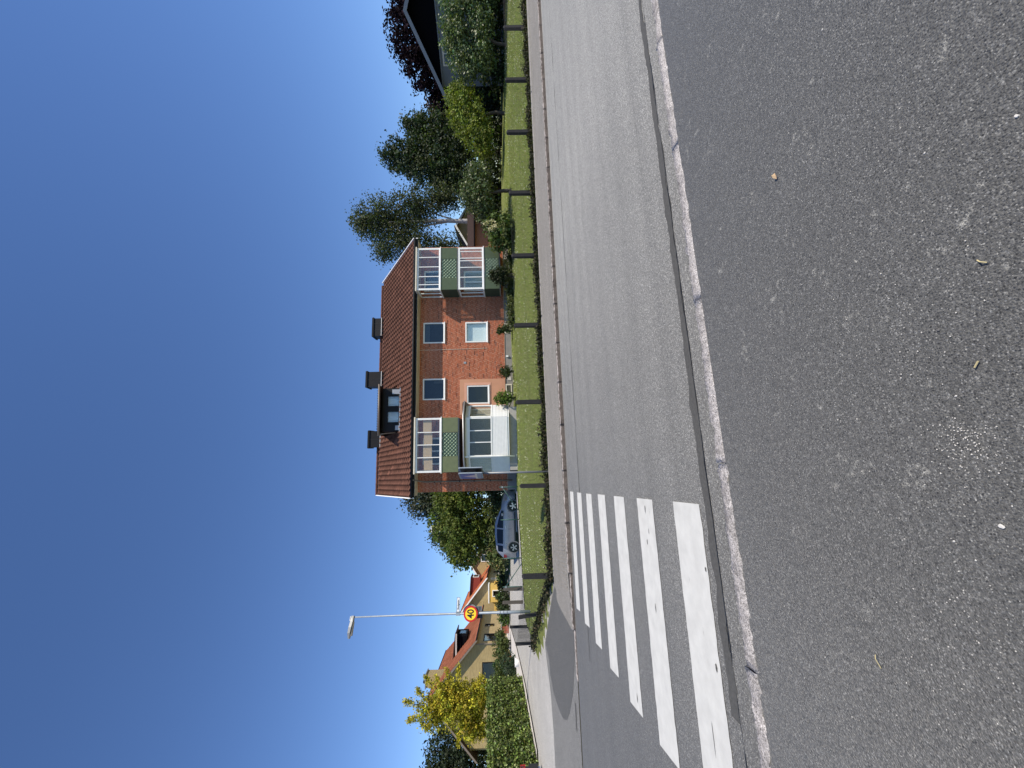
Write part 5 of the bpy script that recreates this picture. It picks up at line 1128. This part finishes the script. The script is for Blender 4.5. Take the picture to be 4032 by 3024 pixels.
# flat-roofed garage
ga = thing('brick_garage', 'low flat-roofed red brick garage with brown fascia right of the house', 'garage', (16.4, 26.6, 0), R(-4))
w = MB(); cut_wall(w, 0, 6.2, .9, 3.7, [(4.2, 5.5, .9, 2.95)], 0, .25); w.box(0, .25, .25, 6, .9, 3.7); w.box(5.95, 6.2, .25, 6, .9, 3.7); w.build('wall', 'garage_brick', ga)
bx('roof', 'brown_fascia', ga, -.4, 6.4, -.5, 6.4, 3.71, 4.25); bx('fascia_trim', 'black_wood', ga, -.42, 6.42, -.53, -.501, 3.66, 3.76); bx('door', 'plastic_dark', ga, 4.2, 5.5, .1, .15, .9, 2.95)
bx('door_step', 'concrete', ga, 4.0, 5.8, -.5, -.001, 1.2, 1.5); bx('wall_lamp', 'white_paint', ga, 3.95, 4.03, -.06, -.001, 2.9, 3.05)

# ------------------------------------------------------------------ gardens along the side street
pg = thing('picket_gate', 'open grey picket gate left of the climbing shrub', 'gate', (-14.85, 38.3, float(gz(-14.85, 38.3))), R(55))
for i in range(9): bx('picket', 'picket_grey', pg, i*.11, i*.11+.06, -.012, .012, .08, 1.1+.06*math.sin(i*.39))
for z in (.25, .85): bx('cross_rail', 'picket_grey', pg, -.03, .98, .013, .045, z, z+.08)
bx('gate_post', 'picket_grey', pg, -.12, -.04, -.04, .04, -.1, 1.2)
for x, y, lab in ((-14.1, 40.2, 'red brick garden wall pier between gate and granite post'), (-15.9, 38.9, 'red brick garden wall pier left of the picket gate')):
    z = float(gz(x, y)); p = thing('brick_pier', lab, 'pier', (x, y, z), R(-5), 'brick piers of the garden wall')
    for r_ in range(9):
        for q in range(3):
            k = random.Random(r_*7+q); m = MB(); m.cur = tuple(c*k.uniform(.8, 1.2) for c in (.34, .10, .06)); o_ = .125*(r_ % 2); m.box(-.33+q*.225+o_*.3, -.33+q*.225+.21+o_*.3, -.15, .15, r_*.082, r_*.082+.07); m.build('brick', 'brick', p, tint=True)
    bx('cap', 'concrete_pale', p, -.38, .48, -.2, .2, .742, .80)
for x, y, lab in ((-13.5, 40.3, 'stout granite gate post right of the brick pier'), (-12.35, 40.9, 'granite post just right of the lamp post base'), (-11.2, 42.3, 'granite post between two low bushes'), (-10.2, 44.0, 'granite post farthest up the street, by the green corner post')):
    z = float(gz(x, y)); o = MB(); o.hexa([(-.17, -.15, -.2), (.17, -.15, -.2), (.17, .15, -.2), (-.17, .15, -.2), (-.155, -.14, .86), (.155, -.14, .86), (.155, .14, .86), (-.155, .14, .86)]); o.hexa([(-.155, -.14, .8601), (.155, -.14, .8601), (.155, .14, .8601), (-.155, .14, .8601), (-.10, -.09, .93), (.10, -.09, .93), (.10, .09, .93), (-.10, .09, .93)])
    o = o.build('granite_post', 'granite_post'); o.location = (x, y, z-.05); tag(o, lab, 'post', 'granite posts of the gardens')
rl = thing('post_rail', 'low rusty rail linking the granite garden posts', 'rail', (0, 0, 0))
for z in (.35, .65): MB().tube([(-13.5, 40.3, float(gz(-13.5, 40.3))+z), (-12.35, 40.9, float(gz(-12.35, 40.9))+z), (-11.2, 42.3, float(gz(-11.2, 42.3))+z), (-10.2, 44, float(gz(-10.2, 44))+z)], .022, 6).build('bar', 'wood_grey', rl)
fp = thing('flagpole', 'white flagpole rising behind the golden tree', 'flagpole', (-27.4, 52.8, 2.1)); MB().tube([(0, 0, -.3), (0, 0, 9.85)], [.06, .035], 8).build('pole', 'white_paint', fp, True); MB().lathe([(.02, 0), (.07, .05), (.07, .1), (.02, .14)], 10, 'z', (0, 0, 9.85)).build('finial', 'sign_grey', fp)
l2 = thing('street_lamp', 'small distant street lamp head above the green tree', 'street lamp', (-7.1, 53.2, 2.1)); MB().tube([(0, 0, -.3), (0, 0, 9.6)], [.09, .05], 8).build('pole', 'galvanised', l2, True); MB().hexa([(-.05, -.15, 9.58), (.75, -.15, 9.66), (.75, .15, 9.66), (-.05, .15, 9.58), (-.05, -.1, 9.76), (.7, -.1, 9.8), (.7, .1, 9.8), (-.05, .1, 9.76)]).build('lamp_head', 'sign_white', l2)
wb = thing('white_planter', 'small white stone planter at the end of the hedge', 'planter', (-11.75, 28.0, float(gz(-11.75, 28)))); MB().lathe([(.14, 0), (.2, .1), (.25, .3), (.22, .33)], 14, 'z').build('bowl', 'white_wood', wb, True)

# ------------------------------------------------------------------ litter on the near pavement
def pebble(label, x, y, r, mat, seed, flat=.6, grp=None):
    import bmesh
    bm = bmesh.new(); bmesh.ops.create_icosphere(bm, subdivisions=2, radius=r); k = random.Random(seed)
    for v in bm.verts: v.co *= k.uniform(.8, 1.15); v.co.z *= flat; v.co.x *= 1.25
    me = bpy.data.meshes.new('pebble'); bm.to_mesh(me); bm.free(); o = link('pebble', me, mat); o.location = (x, y, .08+r*flat*.7); o.rotation_euler = (0, 0, k.uniform(0, 3)); return tag(o, label, 'pebble', grp)
PEB = []
def twig(name, label, pts, r, mat, cat):
    o = MB().tube(pts, r, 5).build(name, mat); return tag(o, label, cat)
for lab, x, y, r, m, s in (('jagged white pebble near the upper right pavement corner', .89, .822, .0045, 'pebble_pale', 1), ('largest oval pale pebble on the near pavement', -.176, 1.122, .0065, 'pebble_pale', 2), ('tiny white pebble by the pale gritty patch', .198, 1.141, .003, 'pebble_pale', 3),
                           ('tiny pale pebble beside the big oval pebble', -.236, 1.256, .003, 'pebble_pale', 4), ('grey pebble between the two straw stubs', .41, 1.136, .0045, 'pebble_dark', 5), ('tiny white pebble left of the jagged one', .977, 1.032, .003, 'pebble_pale', 6), ('tiny white pebble farthest along the pavement', 1.797, 1.234, .0035, 'pebble_pale', 7)):
    pebble(lab, x, y, r, m, s, .62, 'pebbles on the pavement')
twig('straw_stub', 'short yellow straw stub nearer the white pebble', [(.548, .970, .086), (.556, .980, .092), (.566, .988, .087)], .002, 'twig_straw', 'straw')
twig('straw_stub', 'short straight yellow straw stub lying alone', [(.268, 1.070, .087), (.284, 1.057, .087)], .0022, 'twig_straw', 'straw')
twig('dry_twig', 'thin bent dry twig on the left pavement', [(-.695, 1.630, .088), (-.705, 1.622, .098), (-.735, 1.618, .087)], .0015, 'twig_straw', 'twig')
lf = MB(); lf.add([(-.03, 0, .088), (-.008, .014, .104), (.012, .010, .112), (.03, 0, .092), (.010, -.012, .100), (-.010, -.012, .094), (0, 0, .098)], [(0, 1, 6), (1, 2, 6), (2, 3, 6), (3, 4, 6), (4, 5, 6), (5, 0, 6)])
lf = lf.build('dry_leaf', 'dry_leaf'); lf.scale = (.6, .6, .8); lf.location = (1.411, 1.619, .016); tag(lf, 'small curled brown leaf on the right pavement', 'leaf')
# loose grit gathered in patches on the pavement
rg = np.random.default_rng(400); PP = []
for cx, cy, sx, sy, n in ((.055, 1.157, .05, .045, 150), (.367, 1.246, .09, .08, 45), (-.55, 1.25, .25, .16, 120), (.2, 1.35, .6, .35, 70), (.9, 1.2, .8, .5, 60), (-.3, 1.9, .6, .3, 60)):
    PP.append(np.stack([rg.normal(cx, sx, n), rg.normal(cy, sy, n), np.full(n, .083)], 1))
P = np.concatenate(PP); n = len(P); dirs = np.array([[1, 0, 0], [0, 1, 0], [-1, 0, 0], [0, -1, 0], [0, 0, 1]], float); sz = rg.uniform(.0010, .0028, (n, 1, 1))
V = P[:, None, :]+dirs[None]*sz*rg.uniform(.6, 1.4, (n, 5, 1)); b0 = np.arange(n)*5
F = np.concatenate([np.stack([b0+i, b0+(i+1) % 4, b0+4], 1) for i in range(4)])
stuff(link('loose_grit', fastmesh('loose_grit', V.reshape(-1, 3), [F]), 'pebble_pale'))
